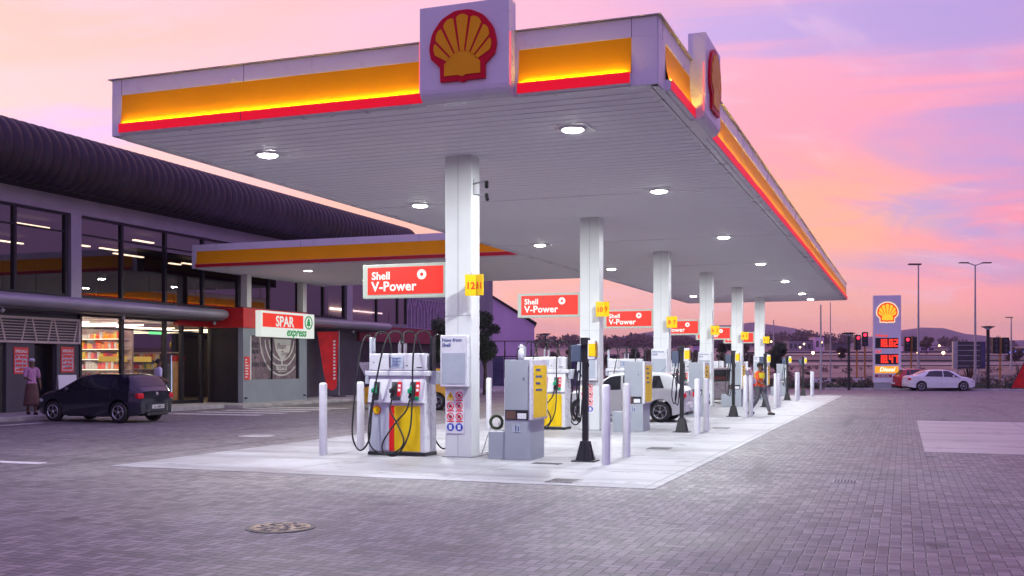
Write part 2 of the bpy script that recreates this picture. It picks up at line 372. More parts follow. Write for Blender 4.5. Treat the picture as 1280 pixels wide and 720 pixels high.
def thing(name, label, cat, loc=(0, 0, 0), rz=0, group=None):
    o = bpy.data.objects.new(name, None); COL.objects.link(o); o.location = loc; o.rotation_euler = (0, 0, rz)
    o.empty_display_size = .3; o['label'] = label; o['category'] = cat
    if group: o['group'] = group
    return o
def tag(o, label, cat, group=None, kind=None):
    o['label'] = label; o['category'] = cat
    if group: o['group'] = group
    if kind: o['kind'] = kind
    return o
def dup(root, loc, rz=None, label=None):
    def cp(o, par):
        c_ = o.copy(); COL.objects.link(c_); c_.parent = par
        for ch in [q for q in o.children]: cp(ch, c_)
        return c_
    r = cp(root, None); r.location = loc
    if rz is not None: r.rotation_euler = (0, 0, rz)
    if label: r['label'] = label
    return r
def text(s_, size, off=0.0, align='LEFT', ext=.002, shear=0.0, space=1.0):
    """text as a solid in the xz plane facing -y, baseline at z=0"""
    cu = bpy.data.curves.new('lettering', 'FONT'); cu.body = s_; cu.size = size; cu.offset = off; cu.align_x = align
    cu.extrude = ext; cu.resolution_u = 3; cu.shear = shear; cu.space_character = space
    ob = bpy.data.objects.new('lettering', cu); me = bpy.data.meshes.new_from_object(ob)
    mb = MB(); mb.add([(v.co.x, -v.co.z, v.co.y) for v in me.vertices], [tuple(p.vertices) for p in me.polygons])
    bpy.data.objects.remove(ob); bpy.data.curves.remove(cu); bpy.data.meshes.remove(me); return mb
def T(x=0, y=0, z=0, rz=0, sc=1, ry=0):
    return Matrix.Translation((x, y, z)) @ Matrix.Rotation(rz, 4, 'Z') @ Matrix.Rotation(ry, 4, 'Y') @ Matrix.Scale(sc, 4)
# photograph measurements -> station coordinates, used only to work out where things stand
_s, _c = math.sin(R(YAW)), math.cos(R(YAW))
def at(px, d): 
    xx = (px - 640) / F_PX * d; return (_c * xx - _s * d, _s * xx + _c * d)
def zat(py, d): return EYE + (HORIZON - py) * d / F_PX

# ---------------------------------------------------------------- scallop emblem
def pecten_outline(sc=1.0, n=28):
    p = []
    for i in range(n + 1):
        a = R(-17 + 214 * i / n); r = .5 + .004 * math.cos(a * 14)
        p.append((r * math.cos(a), r * math.sin(a)))
    p += [(-.34, -.275), (-.335, -.475), (-.07, -.475), (0, -.50), (.07, -.475), (.335, -.475), (.34, -.275)]
    return [(x * sc, z * sc) for x, z in p]
def pecten(parent, size, x, y, z, rz=0, deep=.03, mred='logo_red', myel='logo_yellow', halo=None):
    mt = T(x, y, z, rz)
    if halo:
        MB().prism([(a * 1.1, b * 1.1) for a, b in pecten_outline(size)], 'y', -deep * .5, 0).xf(mt).build('emblem_halo', halo, parent)
    e = MB().prism(pecten_outline(size), 'y', -deep, 0).xf(mt).build('emblem', mred, parent)
    m_ = MB(); hub = (0, -.34)
    def pt(ang, rr): return (hub[0] + rr * math.sin(ang), hub[1] + rr * math.cos(ang))
    def rim(ang):                                     # distance from hub to the inner circle r=.43
        dx, dz = math.sin(ang), math.cos(ang); b = hub[1] * dz; return -b + math.sqrt(b * b - (hub[1] ** 2 - .43 ** 2))
    for k in range(7):
        a0 = R(-61 + 122 * k / 7 + 1.7); a1 = R(-61 + 122 * (k + 1) / 7 - 1.7); am = (a0 + a1) / 2
        poly = [pt(am - R(6.0), .26), pt(a0, rim(a0) * .97), pt((a0 + am) / 2, rim((a0 + am) / 2)), pt(am, rim(am) * 1.01), pt((a1 + am) / 2, rim((a1 + am) / 2)), pt(a1, rim(a1) * .97), pt(am + R(6.0), .26)]
        m_.prism([(a * size, b * size) for a, b in poly], 'y', -deep - .012, -deep - .001)
    base = [(-.27, -.40), (-.06, -.40), (0, -.425), (.06, -.40), (.27, -.40), (.27, -.24)]
    base += [pt(R(-61 + 122 * q / 10), .265) for q in range(9, 0, -1)] + [(-.27, -.24)]
    m_.prism([(a * size, b * size) for a, b in base], 'y', -deep - .012, -deep - .001)
    m_.xf(mt).build('emblem_ribs', myel, e); return e
# ================================================================ SETTING
def zt_of(d):
    return float(np.interp(d, [0, 96, 125, 165, 220, 300, 400, 560, 760, 1200, 2500, 9000], [0, 0, .25, 1.0, 2.0, 4.4, 6.6, 9.5, 14.5, 20, 30, 40]))
g = MB()
rad = [0.01, 6, 12, 20, 30, 45, 60, 80, 95, 105, 115, 125, 140, 155, 170, 190, 210, 235, 260, 300, 340, 400, 480, 560, 660, 780, 950, 1300, 1800, 2600, 3600, 5000]
def gf(u_, v_):
    r = rad[int(round(u_ * (len(rad) - 1)))]; a = 2 * PI * v_
    return (r * math.sin(a), r * math.cos(a), zt_of(r) - .012 if r > 96 else -.012)
g.grid(gf, len(rad) - 1, 96).build('land', 'land', kind='structure')
MB().box(-60, 24, -14, 77.0, -.30, 0.0).build('ground', 'paver', kind='structure')
MB().box(-12.56, -3.2, 14.05, 61.8, -.1, .006).build('slab', 'slab', kind='structure')
MB().box(.4, 4.2, 22.0, 34.4, -.1, .005).build('concrete_patch', 'patch', kind='structure')
# shop pavement with kerb, lot kerb at the far end, planting bed
MB().box(-46, -25.4, 5, 34.9, -.1, .14).build('pavement', 'kerb', kind='structure', bevel=.03)
MB().box(-46, -24.6, 35.0, 74, -.1, .13).build('shop_forecourt', 'kerb', kind='structure', bevel=.03)
MB().box(-5.2, 24, 77.0, 77.25, -.1, .13).box(-40, -9, 77.0, 77.25, -.1, .13).build('lot_kerb', 'kerb', kind='structure', bevel=.03)
MB().box(-40, 24, 77.25, 84, -.2, .05).build('planting_bed', 'land', kind='structure')
# painted markings
pm = MB()
for k in range(5): pm.box(-24.2, -20.6, 30.0 + 1.5 * k, 30.55 + 1.5 * k, 0, .005)
pm.box(-24.0, -23.85, 17, 24.0, 0, .005)
pm.box(-15.6, -14.0, 13.9, 14.15, 0, .005)
pm.build('painted_marking', 'line', kind='structure')

# roads beyond the lot, following the land
def road(name, pts, width, mt, lift, n=60, z0=None):
    P = [Vector(p) for p in pts]; mb = MB()
    def fn(u_, v_):
        t = u_ * (len(P) - 1); i = min(int(t), len(P) - 2); q = P[i].lerp(P[i + 1], t - i); dr = (P[i + 1] - P[i]).normalized(); nn = Vector((-dr.y, dr.x))
        q = q + nn * (v_ - .5) * width; return (q.x, q.y, zt_of(q.length) + lift)
    mb.grid(fn, n, 6); return mb.build(name, mt, kind='structure')
def P2(px, d): return at(px, d)
road('road', [P2(300, 106), P2(1000, 112), P2(1300, 118), P2(1700, 135)], 14, 'asphalt', .10)
road('highway', [P2(200, 190), P2(900, 205), P2(1100, 200), P2(1500, 185)], 26, 'road', .14)
road('slip_road', [P2(900, 300), P2(1100, 290), P2(1500, 250)], 14, 'road', .2)
lm = MB()
for k in range(26):
    px = 820 + k * 34; a = Vector(at(px, 206 - max(0, px - 1000) * .04)); b = Vector(at(px + 14, 206 - max(0, px - 1000) * .04))
    zz_ = zt_of(a.length) + .17; lm.add([(a.x, a.y, zz_), (b.x, b.y, zz_), (b.x + .1, b.y + .6, zz_ + .01), (a.x + .1, a.y + .6, zz_ + .01)], [(0, 1, 2, 3)])
lm.build('lane_marking', 'line', kind='structure')
# black-and-white painted kerb of the road
kb = MB(); kw = MB(); kx = Vector(at(600, 100)); ky = Vector(at(1500, 104)); L = (ky - kx).length; n_ = int(L / 1.8); dr = (ky - kx) / L
for k in range(n_):
    q = kx + dr * (k + .5) * 1.8; ang = math.atan2(dr.y, dr.x)
    zb = zt_of(q.length) + .0
    (kb if k % 2 else kw).join(MB().box(-.895, .895, -.22, .22, -.1, .34).xf(T(q.x, q.y, zb, ang)))
kw.build('road_kerb', 'kerbwhite', kind='structure'); kb.build('road_kerb', 'kerbblack', kind='structure')

# hills: silhouettes read off the photo, given true distance and depth
def hill(d, ridge, depth, name='hills'):
    mb = MB(); xs_ = [p[0] for p in ridge]; x0, x1 = xs_[0], xs_[-1]; nu = 120
    def fn(u_, v_):
        px = x0 + (x1 - x0) * u_; py = np.interp(px, xs_, [p[1] for p in ridge]) + 1.2 * math.sin(px * .11 + d) + .7 * math.sin(px * .31)
        top = zat(py, d + depth * .5); k = math.sin(PI * v_) ** .8
        q = at(px, d + depth * v_); return (q[0], q[1], 14 + (top - 14) * k * (1 + .05 * math.sin(px * .2 + 7 * v_)))
    mb.grid(fn, nu, 12).build(name, 'hill', kind='structure')
hill(3300, [(-900, 440), (-300, 425), (300, 430), (560, 434), (700, 436), (740, 431), (800, 418), (870, 408), (905, 404), (950, 405), (1000, 414), (1050, 423), (1110, 418), (1150, 411), (1175, 411), (1200, 415), (1240, 421), (1300, 428), (1700, 420), (2300, 436)], 900)
hill(1500, [(-600, 448), (200, 446), (560, 443), (680, 433), (750, 429), (800, 431), (850, 437), (950, 444), (1100, 444), (1300, 436), (1500, 431), (2000, 440)], 300)

# ================================================================ MAIN CANOPY
CU0, CU1, CV0, CV1, CZ0, CZ1 = -12.47, -3.15, 14.05, 64.4, 5.56, 6.50
can = thing('fuel_canopy', 'large flat white canopy with amber and red fascia over the fuel pumps', 'canopy', ((CU0 + CU1) / 2, CV0, 0))
can_o = Vector(can.location)
def cb(name, mb, m, **k):                            # built in site coordinates, stored relative to the canopy
    mb.v = [(x - can_o.x, y - can_o.y, z - can_o.z) for x, y, z in mb.v]; return mb.build(name, m, can, **k)
# soffit of long metal planks with real grooves
so = MB(); v = CV0 + .14; prof = []
while v < CV1 - .14:
    prof += [(v, CZ0 + .02), (v + .262, CZ0 + .02), (v + .264, CZ0 + .11), (v + .298, CZ0 + .11)]; v += .30
vs = []
for (vv, z) in prof: vs += [(CU0 + .12, vv, z), (CU1 - .12, vv, z)]
so.add(vs, [(2 * i, 2 * i + 1, 2 * i + 3, 2 * i + 2) for i in range(len(prof) - 1)])
cb('soffit', so, 'soffit')
dk = MB().box(CU0 + .1, CU1 - .1, CV0 + .1, CV1 - .1, CZ0 + .15, CZ1 - .12)
cb('roof_deck', dk, 'white')
tr = MB()
for v in (CV0 + 8.75, CV0 + 17.4, CV0 + 26, CV0 + 34.6, CV0 + 43.2): tr.box(CU0 + .13, CU1 - .13, v, v + .05, CZ0 + .008, CZ0 + .03)
tr.box(CU0 + .12, CU0 + .18, CV0 + .12, CV1 - .12, CZ0 + .004, CZ0 + .03).box(CU1 - .18, CU1 - .12, CV0 + .12, CV1 - .12, CZ0 + .004, CZ0 + .03)
cb('soffit_trim', tr, 'white')
def fascia(x0, x1, panels, origin, rz, seams, lit=True, z0=CZ0, z1=CZ1, parentbuild=None):
    """one face of a fascia in local x (along) / y (depth, -y outwards); returns nothing"""
    B = parentbuild; mt = T(origin[0], origin[1], 0, rz)
    B('fascia_backing', MB().box(x0, x1, 0, .10, z0, z1).xf(mt), 'white', bevel=.006)
    B('fascia_top', MB().box(x0, x1, -.018, 0, z1 - .265, z1).xf(mt), 'white', bevel=.006)
    B('fascia_foot', MB().box(x0, x1, -.018, 0, z0, z0 + .010).xf(mt), 'white', bevel=.006)
    cuts = sorted(panels); edges = [x0] + [q for p in cuts for q in p] + [x1]
    
    for a, b in zip(edges[0::2], edges[1::2]):
        if b - a > .02: B('fascia_infill', MB().box(a, b, -.018, 0, z0 + .010, z1 - .265).xf(mt), 'white')
    for a, b in panels:
        def cv_(u_, v_): 
            zz = z1 - .265 + (z0 + .170 - (z1 - .265)) * v_; return (a + (b - a) * u_, -.012 - .055 * v_ ** 2.6, zz)
        B('amber_panel', MB().grid(cv_, 1, 12).xf(mt), 'amber')
        B('ledge', MB().prism([(-.002, z0 + .012), (-.075, z0 + .012), (-.098, z0 + .035), (-.098, z0 + .155), (-.07, z0 + .168), (-.002, z0 + .168)], 'x', a + .002, b - .002).xf(mt), 'white', bevel=.004)
        B('red_strip', MB().box(a + .003, b - .003, -.104, -.0985, z0 + .030, z0 + .160).xf(mt), 'redp' if lit else 'redlow')
        if lit: B('led_tube', MB().box(a + .05, b - .05, -.094, -.084, z0 + .169, z0 + .176).xf(mt), 'led'); B('strip_lip', MB().box(a + .004, b - .004, -.104, -.0985, z0 + .1605, z0 + .180).xf(mt), 'redp')
    sm_ = MB()
    for q in seams: sm_.box(q - .004, q + .004, -.0205, -.012, z1 - .265, z1)
    for q in seams:
        for (a, b) in panels:
            if a < q < b: sm_.box(q - .005, q + .005, -.107, -.1045, z0 + .03, z0 + .16)
    B('seam', sm_.xf(mt), 'seam')
# front (faces -v) and far end
Wc = CU1 - CU0
fascia(0, Wc, [(.20, Wc - (CU1 + 6.63)), (Wc - (CU1 + 5.23) + .06, Wc - .36)], (CU0, CV0), 0, [.2, 2.62, Wc - .36], parentbuild=cb)
fascia(0, Wc, [(.4, Wc - .4)], (CU1, CV1), PI, [3.1, 6.2], parentbuild=cb)
Lc = CV1 - CV0
sg = (16.30 - CV0, 17.72 - CV0)
fascia(0, Lc, [(.42, sg[0]), (sg[1] + .03, 8.0), (8.03, 16.0), (16.03, 24.0), (24.03, 32.0), (32.03, 40.0), (40.03, Lc - .3)], (CU1, CV0), PI / 2, [.25, 8, 16, 24, 32, 40], parentbuild=cb)
fascia(0, Lc, [(.4, 12), (12.03, 24.0), (24.03, 36), (36.03, Lc - .4)], (CU0, CV1), -PI / 2, [12, 24, 36], parentbuild=cb)
cb('roof_coping', MB().box(CU0 - .06, CU1 + .06, CV0 - .06, CV0 + .12, CZ1 + .003, CZ1 + .015).box(CU0 - .06, CU0 + .12, CV0 + .12, CV1, CZ1 + .003, CZ1 + .015).box(CU1 - .12, CU1 + .06, CV0 + .12, CV1, CZ1 + .003, CZ1 + .015), 'grey')
# square emblem boxes with a rounded foot
def emblem_box(x, y, rz, wd=1.40):
    mt = T(x, y, 0, rz); r = .16; D0, D1 = .02, -.26
    pr = [(D0, 5.56), (D0, 6.93), (D1, 6.93), (D1, 5.56 + r)] + [(D1 + r - r * math.cos(R(a)), 5.56 + r - r * math.sin(R(a))) for a in (20, 40, 60, 80)] + [(D1 + r, 5.55)]
    b = cb('emblem_box', MB().prism([(p[0], p[1]) for p in pr], 'x', -wd / 2, wd / 2).xf(mt), 'white', bevel=.008)
    q = mt @ Vector((0, D1 - .002, 6.30)); ql = q - can_o
    e = pecten(can, 1.04, ql.x, ql.y, ql.z, rz, .045); 
    for s_ in (-1, 1): cb('glow_edge', MB().box(s_ * (wd / 2 + .012) - .008, s_ * (wd / 2 + .012) + .008, -.235, -.222, 5.70, 6.45).xf(mt), M['edge'])
M['edge'] = emis('pink_edge_led', (1.0, .12, .16), 1.1)
emblem_box(-5.93, CV0, 0); emblem_box(CU1, 17.01, PI / 2)

# columns: parts of the canopy, one per island
ISL = [17.82 + 8.6 * k for k in range(6)]
for k, v in enumerate(ISL):
    cb('column', MB().box(-7.95, -7.42, v - .2, v + .2, .0, CZ0 + .02), 'column', bevel=.012)
    cb('column_seam', MB().box(-7.692, -7.684, v - .2025, v - .19, .02, CZ0 - .01).box(-7.95, -7.42, v - .2035, v - .19, 2.62, 2.625), M['grey'])
    cb('column_base', MB().box(-7.99, -7.38, v - .24, v + .24, .004, .03), 'galv')
# downlights with their lamps
LV = [16.2, 22.6, 31.4, 40.1, 48.8, 57.4, 62.6]
for lu in (-10.85, -5.03):
    for lv in LV:
        h = cb('downlight', MB().lathe([(.20, -.035), (.23, -.02), (.235, .01), (.20, .012)], 20, (lu, lv, CZ0 + .01)).box(lu - .29, lu + .29, lv - .29, lv + .29, CZ0 + .006, CZ0 + .019), 'white')
        MB().lathe([(.0, -.072), (.09, -.068), (.15, -.055), (.175, -.034)], 20, (lu - can_o.x, lv - can_o.y, CZ0 + .01)).build('lens', 'lamp', h)
        ld = bpy.data.lights.new('canopy_lamp', 'AREA'); ld.shape = 'DISK'; ld.size = .34; ld.energy = 310 if lv < 60 else 140; ld.color = (.93, .98, 1.0)
        lo = bpy.data.objects.new('canopy_lamp', ld); COL.objects.link(lo); lo.location = (lu - can_o.x, lv - can_o.y, CZ0 - .09); lo.parent = can
# two camera stubs at the top of the first column
cm = MB().tube([(-7.42, 17.7, 5.05), (-7.18, 17.66, 5.08), (-7.1, 17.62, 5.02)], .018, 6).tube([(-7.42, 17.72, 5.15), (-7.42, 17.72, 4.86), (-7.2, 17.66, 4.82), (-7.12, 17.62, 4.8)], .014, 6)
cb('camera_bracket', cm, 'galv'); cb('security_camera', MB().tube([(-7.13, 17.65, 5.06), (-7.09, 17.55, 4.95)], .035, 8).tube([(-7.13, 17.64, 4.83), (-7.08, 17.56, 4.72)], .035, 8), 'black')

# ================================================================ LINK CANOPY
LU0, LU1, LV0, LV1 = -26.5, CU0 - .07, 34.3, 44.3
lk = thing('link_canopy', 'narrower flat canopy with amber and red fascia joining the shop to the main canopy', 'canopy', (LU0, LV0, 0)); lo_ = Vector(lk.location)
def lb(name, mb, m, **k):
    mb.v = [(x - lo_.x, y - lo_.y, z - lo_.z) for x, y, z in mb.v]; return mb.build(name, m, lk, **k)
Wl = LU1 - LU0
fascia(0, Wl, [(.22, Wl - .02)], (LU0, LV0), 0, [5, 10], lit=False, parentbuild=lb)
fascia(0, LV1 - LV0, [(.3, 9.7)], (LU0, LV1), -PI / 2, [], lit=False, parentbuild=lb)
lb('soffit', MB().box(LU0 + .1, LU1, LV0 + .1, LV1, CZ0 + .02, CZ0 + .06), 'soffit'); lb('roof_deck', MB().box(LU0 + .1, LU1, LV0 + .1, LV1, CZ0 + .1, CZ1 - .1), 'white')
for (a, b) in ((-26.2, 37.5), (-26.2, 41.9)):
    lb('column', MB().box(a - .16, a + .16, b - .16, b + .16, .13, CZ0 + .02), 'column', bevel=.01)
for (a, b) in ((-22.6, 36.6), (-18, 40.6), (-22.6, 41.5)):
    h = lb('downlight', MB().lathe([(.18, -.03), (.21, .01), (.2, .012)], 16, (a, b, CZ0 + .01)), 'white')
    MB().lathe([(.0, -.05), (.15, -.036), (.16, -.03)], 16, (a - lo_.x, b - lo_.y, CZ0 + .01)).build('lens', 'lamp', h)
    ld = bpy.data.lights.new('canopy_lamp', 'AREA'); ld.shape = 'DISK'; ld.size = .3; ld.energy = 60; ld.color = (.95, 1, .85)
    o_ = bpy.data.objects.new('canopy_lamp', ld); COL.objects.link(o_); o_.location = (a - lo_.x, b - lo_.y, CZ0 - .06); o_.parent = lk
# ================================================================ SHOP BUILDING (facade along x = FX, facing +x)
FX, BV0, BV1 = -27.8, 8.0, 70.0
shop = thing('shop_building', 'long two-storey glazed shop building with a dark corrugated bullnose roof left of the pumps', 'building', (FX, 38, 0)); so_ = Vector(shop.location)
def sb(name, mb, m, par=None, **k):
    mb.v = [(x - so_.x, y - so_.y, z - so_.z) for x, y, z in mb.v]; return mb.build(name, m, par or shop, **k)
# roof: ribbed bullnose, sheet running back
RC, RZ, RR = -26.75, 8.62, .90
def roofpt(u_, v_):
    y = BV0 + (54.2 - BV0) * u_; k = .085 * abs(math.sin(PI * (y - BV0) / .40)) ** .6
    if v_ < .72:
        a = R(90 - 190 * v_ / .72); end = min(1, max(0, (54.2 - y) / .9)); sh = math.sqrt(max(.05, 1 - (1 - end) ** 2))
        r = RR * sh + k; return (RC + r * math.cos(a), y, RZ + r * math.sin(a) - .0)
    t = (v_ - .72) / .28; return (RC - .15 - t * .9, y, RZ - RR - k * .2 + .02)
sb('roof', MB().grid(lambda a, b: roofpt(a, b), 1160, 22), 'roof')
sb('roof_sheet', MB().box(-46, RC, BV0, 54.1, RZ + RR - .06, RZ + RR - .01), 'roof')
sb('eaves_lining', MB().box(FX - .2, RC + .1, BV0, 54.0, RZ - RR - .03, RZ - RR + .02), 'soffdark')
sb('gable_end', MB().box(-46, RC - .3, 53.9, 54.0, 7.7, RZ + RR - .02), 'roof')
# wall bands and posts of the upper floor
UW = MB().box(FX - .25, FX, BV0, 62.9, 7.12, 7.75).box(FX - .25, FX, BV0, 56.0, 3.55, 4.15)
sb('wall', UW, 'wall')
for q_ in ((FX - .25, FX, 63, BV1, .1, 7.9), (FX - .25, FX, 56, 62.95, 5.82, 7.1), (-46, FX - .3, BV1 - .3, BV1, .1, 7.9), (-46.2, -46, BV0, BV1, .1, 8.6), (-46, FX - .3, BV0 - .1, BV0 + .2, .1, 8.6)): sb('wall', MB().box(*q_), 'wall')
sb('white_post', MB().box(FX - .1, FX + .10, 29.12, 29.62, 3.9, 7.12), 'awning'); sb('white_post', MB().box(FX - .1, FX + .10, 48.75, 49.35, 3.9, 7.12), 'awning')
sb('wall_band', MB().box(FX, FX + .10, BV0, 49.35, 7.12, 7.72), 'awning')
MUL = [9.6, 12.05, 14.5, 16.95, 19.4, 21.85, 24.3, 26.7, 28.98, 31.8, 34.3, 36.7, 39.2, 41.6, 44.1, 46.5, 48.6]
for a, b in zip([BV0 + .1] + MUL, MUL):
    if a > 28.9 and b < 31.9: a = 29.62
    w_ = sb('window', MB().box(FX - .12, FX + .03, b - .06, b + .06, 4.15, 7.12).box(FX - .12, FX + .02, a + .06, b - .06, 7.04, 7.12).box(FX - .12, FX + .02, a + .06, b - .06, 4.15, 4.25).box(FX - .10, FX + .01, a + .06, b - .06, 6.42, 6.47), 'frame')
    jt = (random.random() - .5) * .006
    gl_ = MB().add([(FX - .05, a + .05, 4.2), (FX - .05 + jt, b - .05, 4.2), (FX - .05 + jt, b - .05, 7.1), (FX - .05, a + .05, 7.1)], [(0, 1, 2, 3)])
    gl_.v = [(x - so_.x, y - so_.y, z - so_.z) for x, y, z in gl_.v]; gl_.build('pane', 'glass_up', w_)
# upper glazing right of the white post
for a, b, mt_ in ((49.4, 52.3, 'inlight'), (52.4, 54.9, 'inlight'), (55.0, 56.0, 'inwall')):
    w_ = sb('window', MB().box(FX - .12, FX + .03, b - .08, b + .03, 4.15, 7.12), 'frame')
    g2 = MB().box(FX - .06, FX - .04, a, b - .08, 4.15, 7.12); g2.v = [(x - so_.x, y - so_.y, z) for x, y, z in g2.v]; g2.build('pane', 'glass_up', w_)
sb('interior_wall', MB().box(FX - 1.6, FX - 1.5, 49.5, 54.5, 4.15, 7.1), 'inlight')
sb('strip_light', MB().box(FX - 1.45, FX - 1.40, 49.6, 55.6, 4.78, 4.86), 'strip')
# upper floor interior
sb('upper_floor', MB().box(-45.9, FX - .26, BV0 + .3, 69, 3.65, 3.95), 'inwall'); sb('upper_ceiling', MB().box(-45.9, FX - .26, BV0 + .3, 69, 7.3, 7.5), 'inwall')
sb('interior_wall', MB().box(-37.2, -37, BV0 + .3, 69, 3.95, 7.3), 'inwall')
ip = MB()
for k in range(22): ip.box(-36.9, -36.8, 10 + k * 1.9, 10.12 + k * 1.9, 3.95, 6.4)
sb('partition_post', ip, 'frame')
for (u_, v_, l) in ((-34, 30.5, 1.3), (-31.5, 33.6, .5), (-34, 37.5, 1.1), (-33, 41, .8), (-35, 44.5, 1.2), (-32, 26.5, .6), (-31, 29.8, 1.6), (-30.5, 35.6, 1.2), (-36, 33, 2.0), (-35, 39.5, 2.0), (-30, 24.6, 1.2), (-34, 22, 1.2), (-33.5, 16, 1.2)):
    sb('office_light', MB().box(u_ - .08, u_ + .08, v_, v_ + l, 7.0 if l > .9 else 6.6, 7.05 if l > .9 else 6.65), 'stripdim')
# laser-cut screen with a tree pattern on the far upper wall
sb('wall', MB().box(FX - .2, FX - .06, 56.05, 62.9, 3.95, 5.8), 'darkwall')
ls = MB()
for k in range(15):
    y0 = 56.2 + k * .46; ls.box(FX - .03, FX, y0 - .05, y0 + .05, 4.0, 4.9 + .15 * (k % 3))
    for s_ in (-1, 1):
        z_ = 4.9 + .15 * (k % 3); ls.prism([(y0 - .05, z_), (y0 + .05, z_), (y0 + .05 + s_ * .23, 5.78), (y0 - .05 + s_ * .23, 5.78)], 'x', FX - .03, FX)
for k in range(38):
    y0 = 56.1 + k * .18; ls.box(FX - .05, FX - .035, y0 - .035, y0 + .035, 4.0, 5.75)
ls.box(FX - .03, FX + .01, 56.0, 62.9, 5.74, 5.8).box(FX - .03, FX + .01, 56, 62.9, 3.95, 4.0)
sb('patterned_screen', ls, 'lilac')
sb('red_band', MB().box(FX - .02, FX + .16, 50.0, 68, 3.05, 3.92), 'redfar')
# ground-floor awnings
def awn(a, b):
    def f(u_, v_):
        y = a + (b - a) * u_; e = min(1, (y - a + .02) / .35, (b - y + .02) / .35); e = math.sqrt(max(0, 1 - (1 - e) ** 2)) if e < 1 else 1
        if v_ < .25: return (FX + (1.3 - .3) * (v_ / .25), y, 3.84 + .22)
        if v_ > .75: return (FX + 1.0 * (1 - (v_ - .75) / .25), y, 3.62)
        t = R(90 - 180 * (v_ - .25) / .5); return (FX + 1.0 + .38 * e * math.cos(t) , y, 3.84 + .22 * math.sin(t) * (e * .6 + .4))
    return MB().grid(f, 80, 24)
sb('awning', awn(BV0, 36.95), 'awning'); sb('awning', awn(43.0, 51.7), 'awning')
sb('awning_lining', MB().box(FX, FX + .98, BV0, 36.6, 3.56, 3.61).box(FX, FX + .98, 43.2, 51.4, 3.56, 3.61), 'dgrey')
# left part: lattice screen, grey piers, doors
for q_ in ((FX - .2, FX - .02, BV0, 25.0, .1, 2.46), (FX - .2, FX, 26.35, 27.55, .1, 2.46), (FX - .2, FX, 28.55, 29.6, .1, 2.46), (FX - .22, FX - .06, BV0, 29.6, 2.46, 3.6)): sb('wall', MB().box(*q_), 'darkwall')
la = MB(); 
for k in range(9): la.box(FX + .02, FX + .04, 15, 29.55, 2.52 + k * .095, 2.55 + k * .095)
y = 15.0; k = 0
while y < 29.4:
    w_ = .35 + .35 * abs(math.sin(k * 2.3)); s_ = .22 if k % 2 else -.22
    la.prism([(y, 2.5), (y + .06, 2.5), (y + .06 + s_, 3.34), (y + s_, 3.34)], 'x', FX + .04, FX + .06); y += w_; k += 1
la.box(FX, FX + .07, 15, 29.6, 2.47, 2.53).box(FX, FX + .07, 15, 29.6, 3.31, 3.36).box(FX, FX + .07, 29.53, 29.6, 2.53, 3.31)
sb('lattice_screen', la, 'lattice')
d_ = sb('door', MB().box(FX - .15, FX - .08, 25.05, 26.3, .14, 2.4), 'frame'); 
d_ = sb('door', MB().box(FX - .6, FX - .5, 27.5, 28.6, .14, 2.4), 'frame')
# shop front glazing
GM = [29.6, 31.8, 34.25, 35.3, 36.6]
for a, b in zip(GM, GM[1:]):
    w_ = sb('shop_window', MB().box(FX - .1, FX + .05, b - .07, b + .07, .12, 3.55).box(FX - .08, FX + .02, a + .05, b - .05, 3.05, 3.11).box(FX - .08, FX + .02, a, b - .07, .12, .28), 'frame')
    g2 = MB().box(FX - .04, FX - .03, a, b - .07, .28, 3.5); g2.v = [(x - so_.x, y - so_.y, z) for x, y, z in g2.v]; g2.build('pane', 'glass_shop', w_)
sb('shop_window', MB().box(FX - .1, FX + .05, 29.6, 29.7, .12, 3.55).box(FX - .1, FX + .04, 29.6, 36.9, 3.48, 3.55), 'frame')
# entrance: recessed sliding doors
sd_ = sb('door', MB().box(FX - 1.2, FX - 1.12, 36.7, 36.8, .12, 2.9).box(FX - 1.2, FX - 1.12, 38.0, 38.08, .12, 2.9).box(FX - 1.2, FX - 1.12, 39.4, 39.5, .12, 2.9).box(FX - 1.2, FX - 1.12, 36.7, 39.5, 2.9, 3.0), 'frame')
sb('floor', MB().box(-38, FX, 29.6, 52, .06, .145), 'infloor'); sb('ceiling', MB().box(-38, FX - .25, 29.6, 52, 3.5, 3.58), 'inlight')
for q_ in ((-37.9, -37.8, 29.7, 34.9), (-37.8, -29.9, 34.8, 34.9), (-37.8, FX - .1, 29.62, 29.7)): sb('interior_wall', MB().box(*q_, .14, 3.5), 'inlight')
for q_ in ((-38, -37.9, 34.9, 52), (-37.8, -29.2, 43.0, 43.1)): sb('interior_wall', MB().box(*q_, .14, 3.5), 'inwall')
for v_ in (30.9, 32.4, 33.9): sb('strip_light', MB().box(-37.0, -28.6, v_ - .06, v_ + .06, 3.30, 3.36), 'strip')
sb('strip_light', MB().box(-29.3, -29.2, 33.2, 36.4, 3.22, 3.27), 'strip')
for z_ in (1.52, 1.94, 2.36, 2.78): sb('shelf_light', MB().box(-36.9, -30.0, 34.27, 34.29, z_, z_ + .02), 'stripdim')
for v_ in (36.2, 38.6, 41.0): sb('strip_light', MB().box(-36.5, -28.9, v_ - .05, v_ + .05, 3.26, 3.31), 'stripdim')
sb('green_light_panel', MB().box(-29.6, -29.5, 35.45, 36.5, 3.02, 3.2), 'greenlit')
sb('shelf_header', MB().box(-30.2, -30.15, 33.2, 36.3, 1.86, 2.08), 'yellit')
for (u_, v_, e) in ((-30.2, 32.0, 110), (-34, 32, 70), (-30.8, 38.0, 75)):
    ld = bpy.data.lights.new('shop_lamp', 'AREA'); ld.shape = 'RECTANGLE'; ld.size = 2.4; ld.size_y = 1.2; ld.energy = e; ld.color = (1, .82, .62)
    o_ = bpy.data.objects.new('shop_lamp', ld); COL.objects.link(o_); o_.location = (u_ - so_.x, v_ - so_.y, 3.27); o_.parent = shop
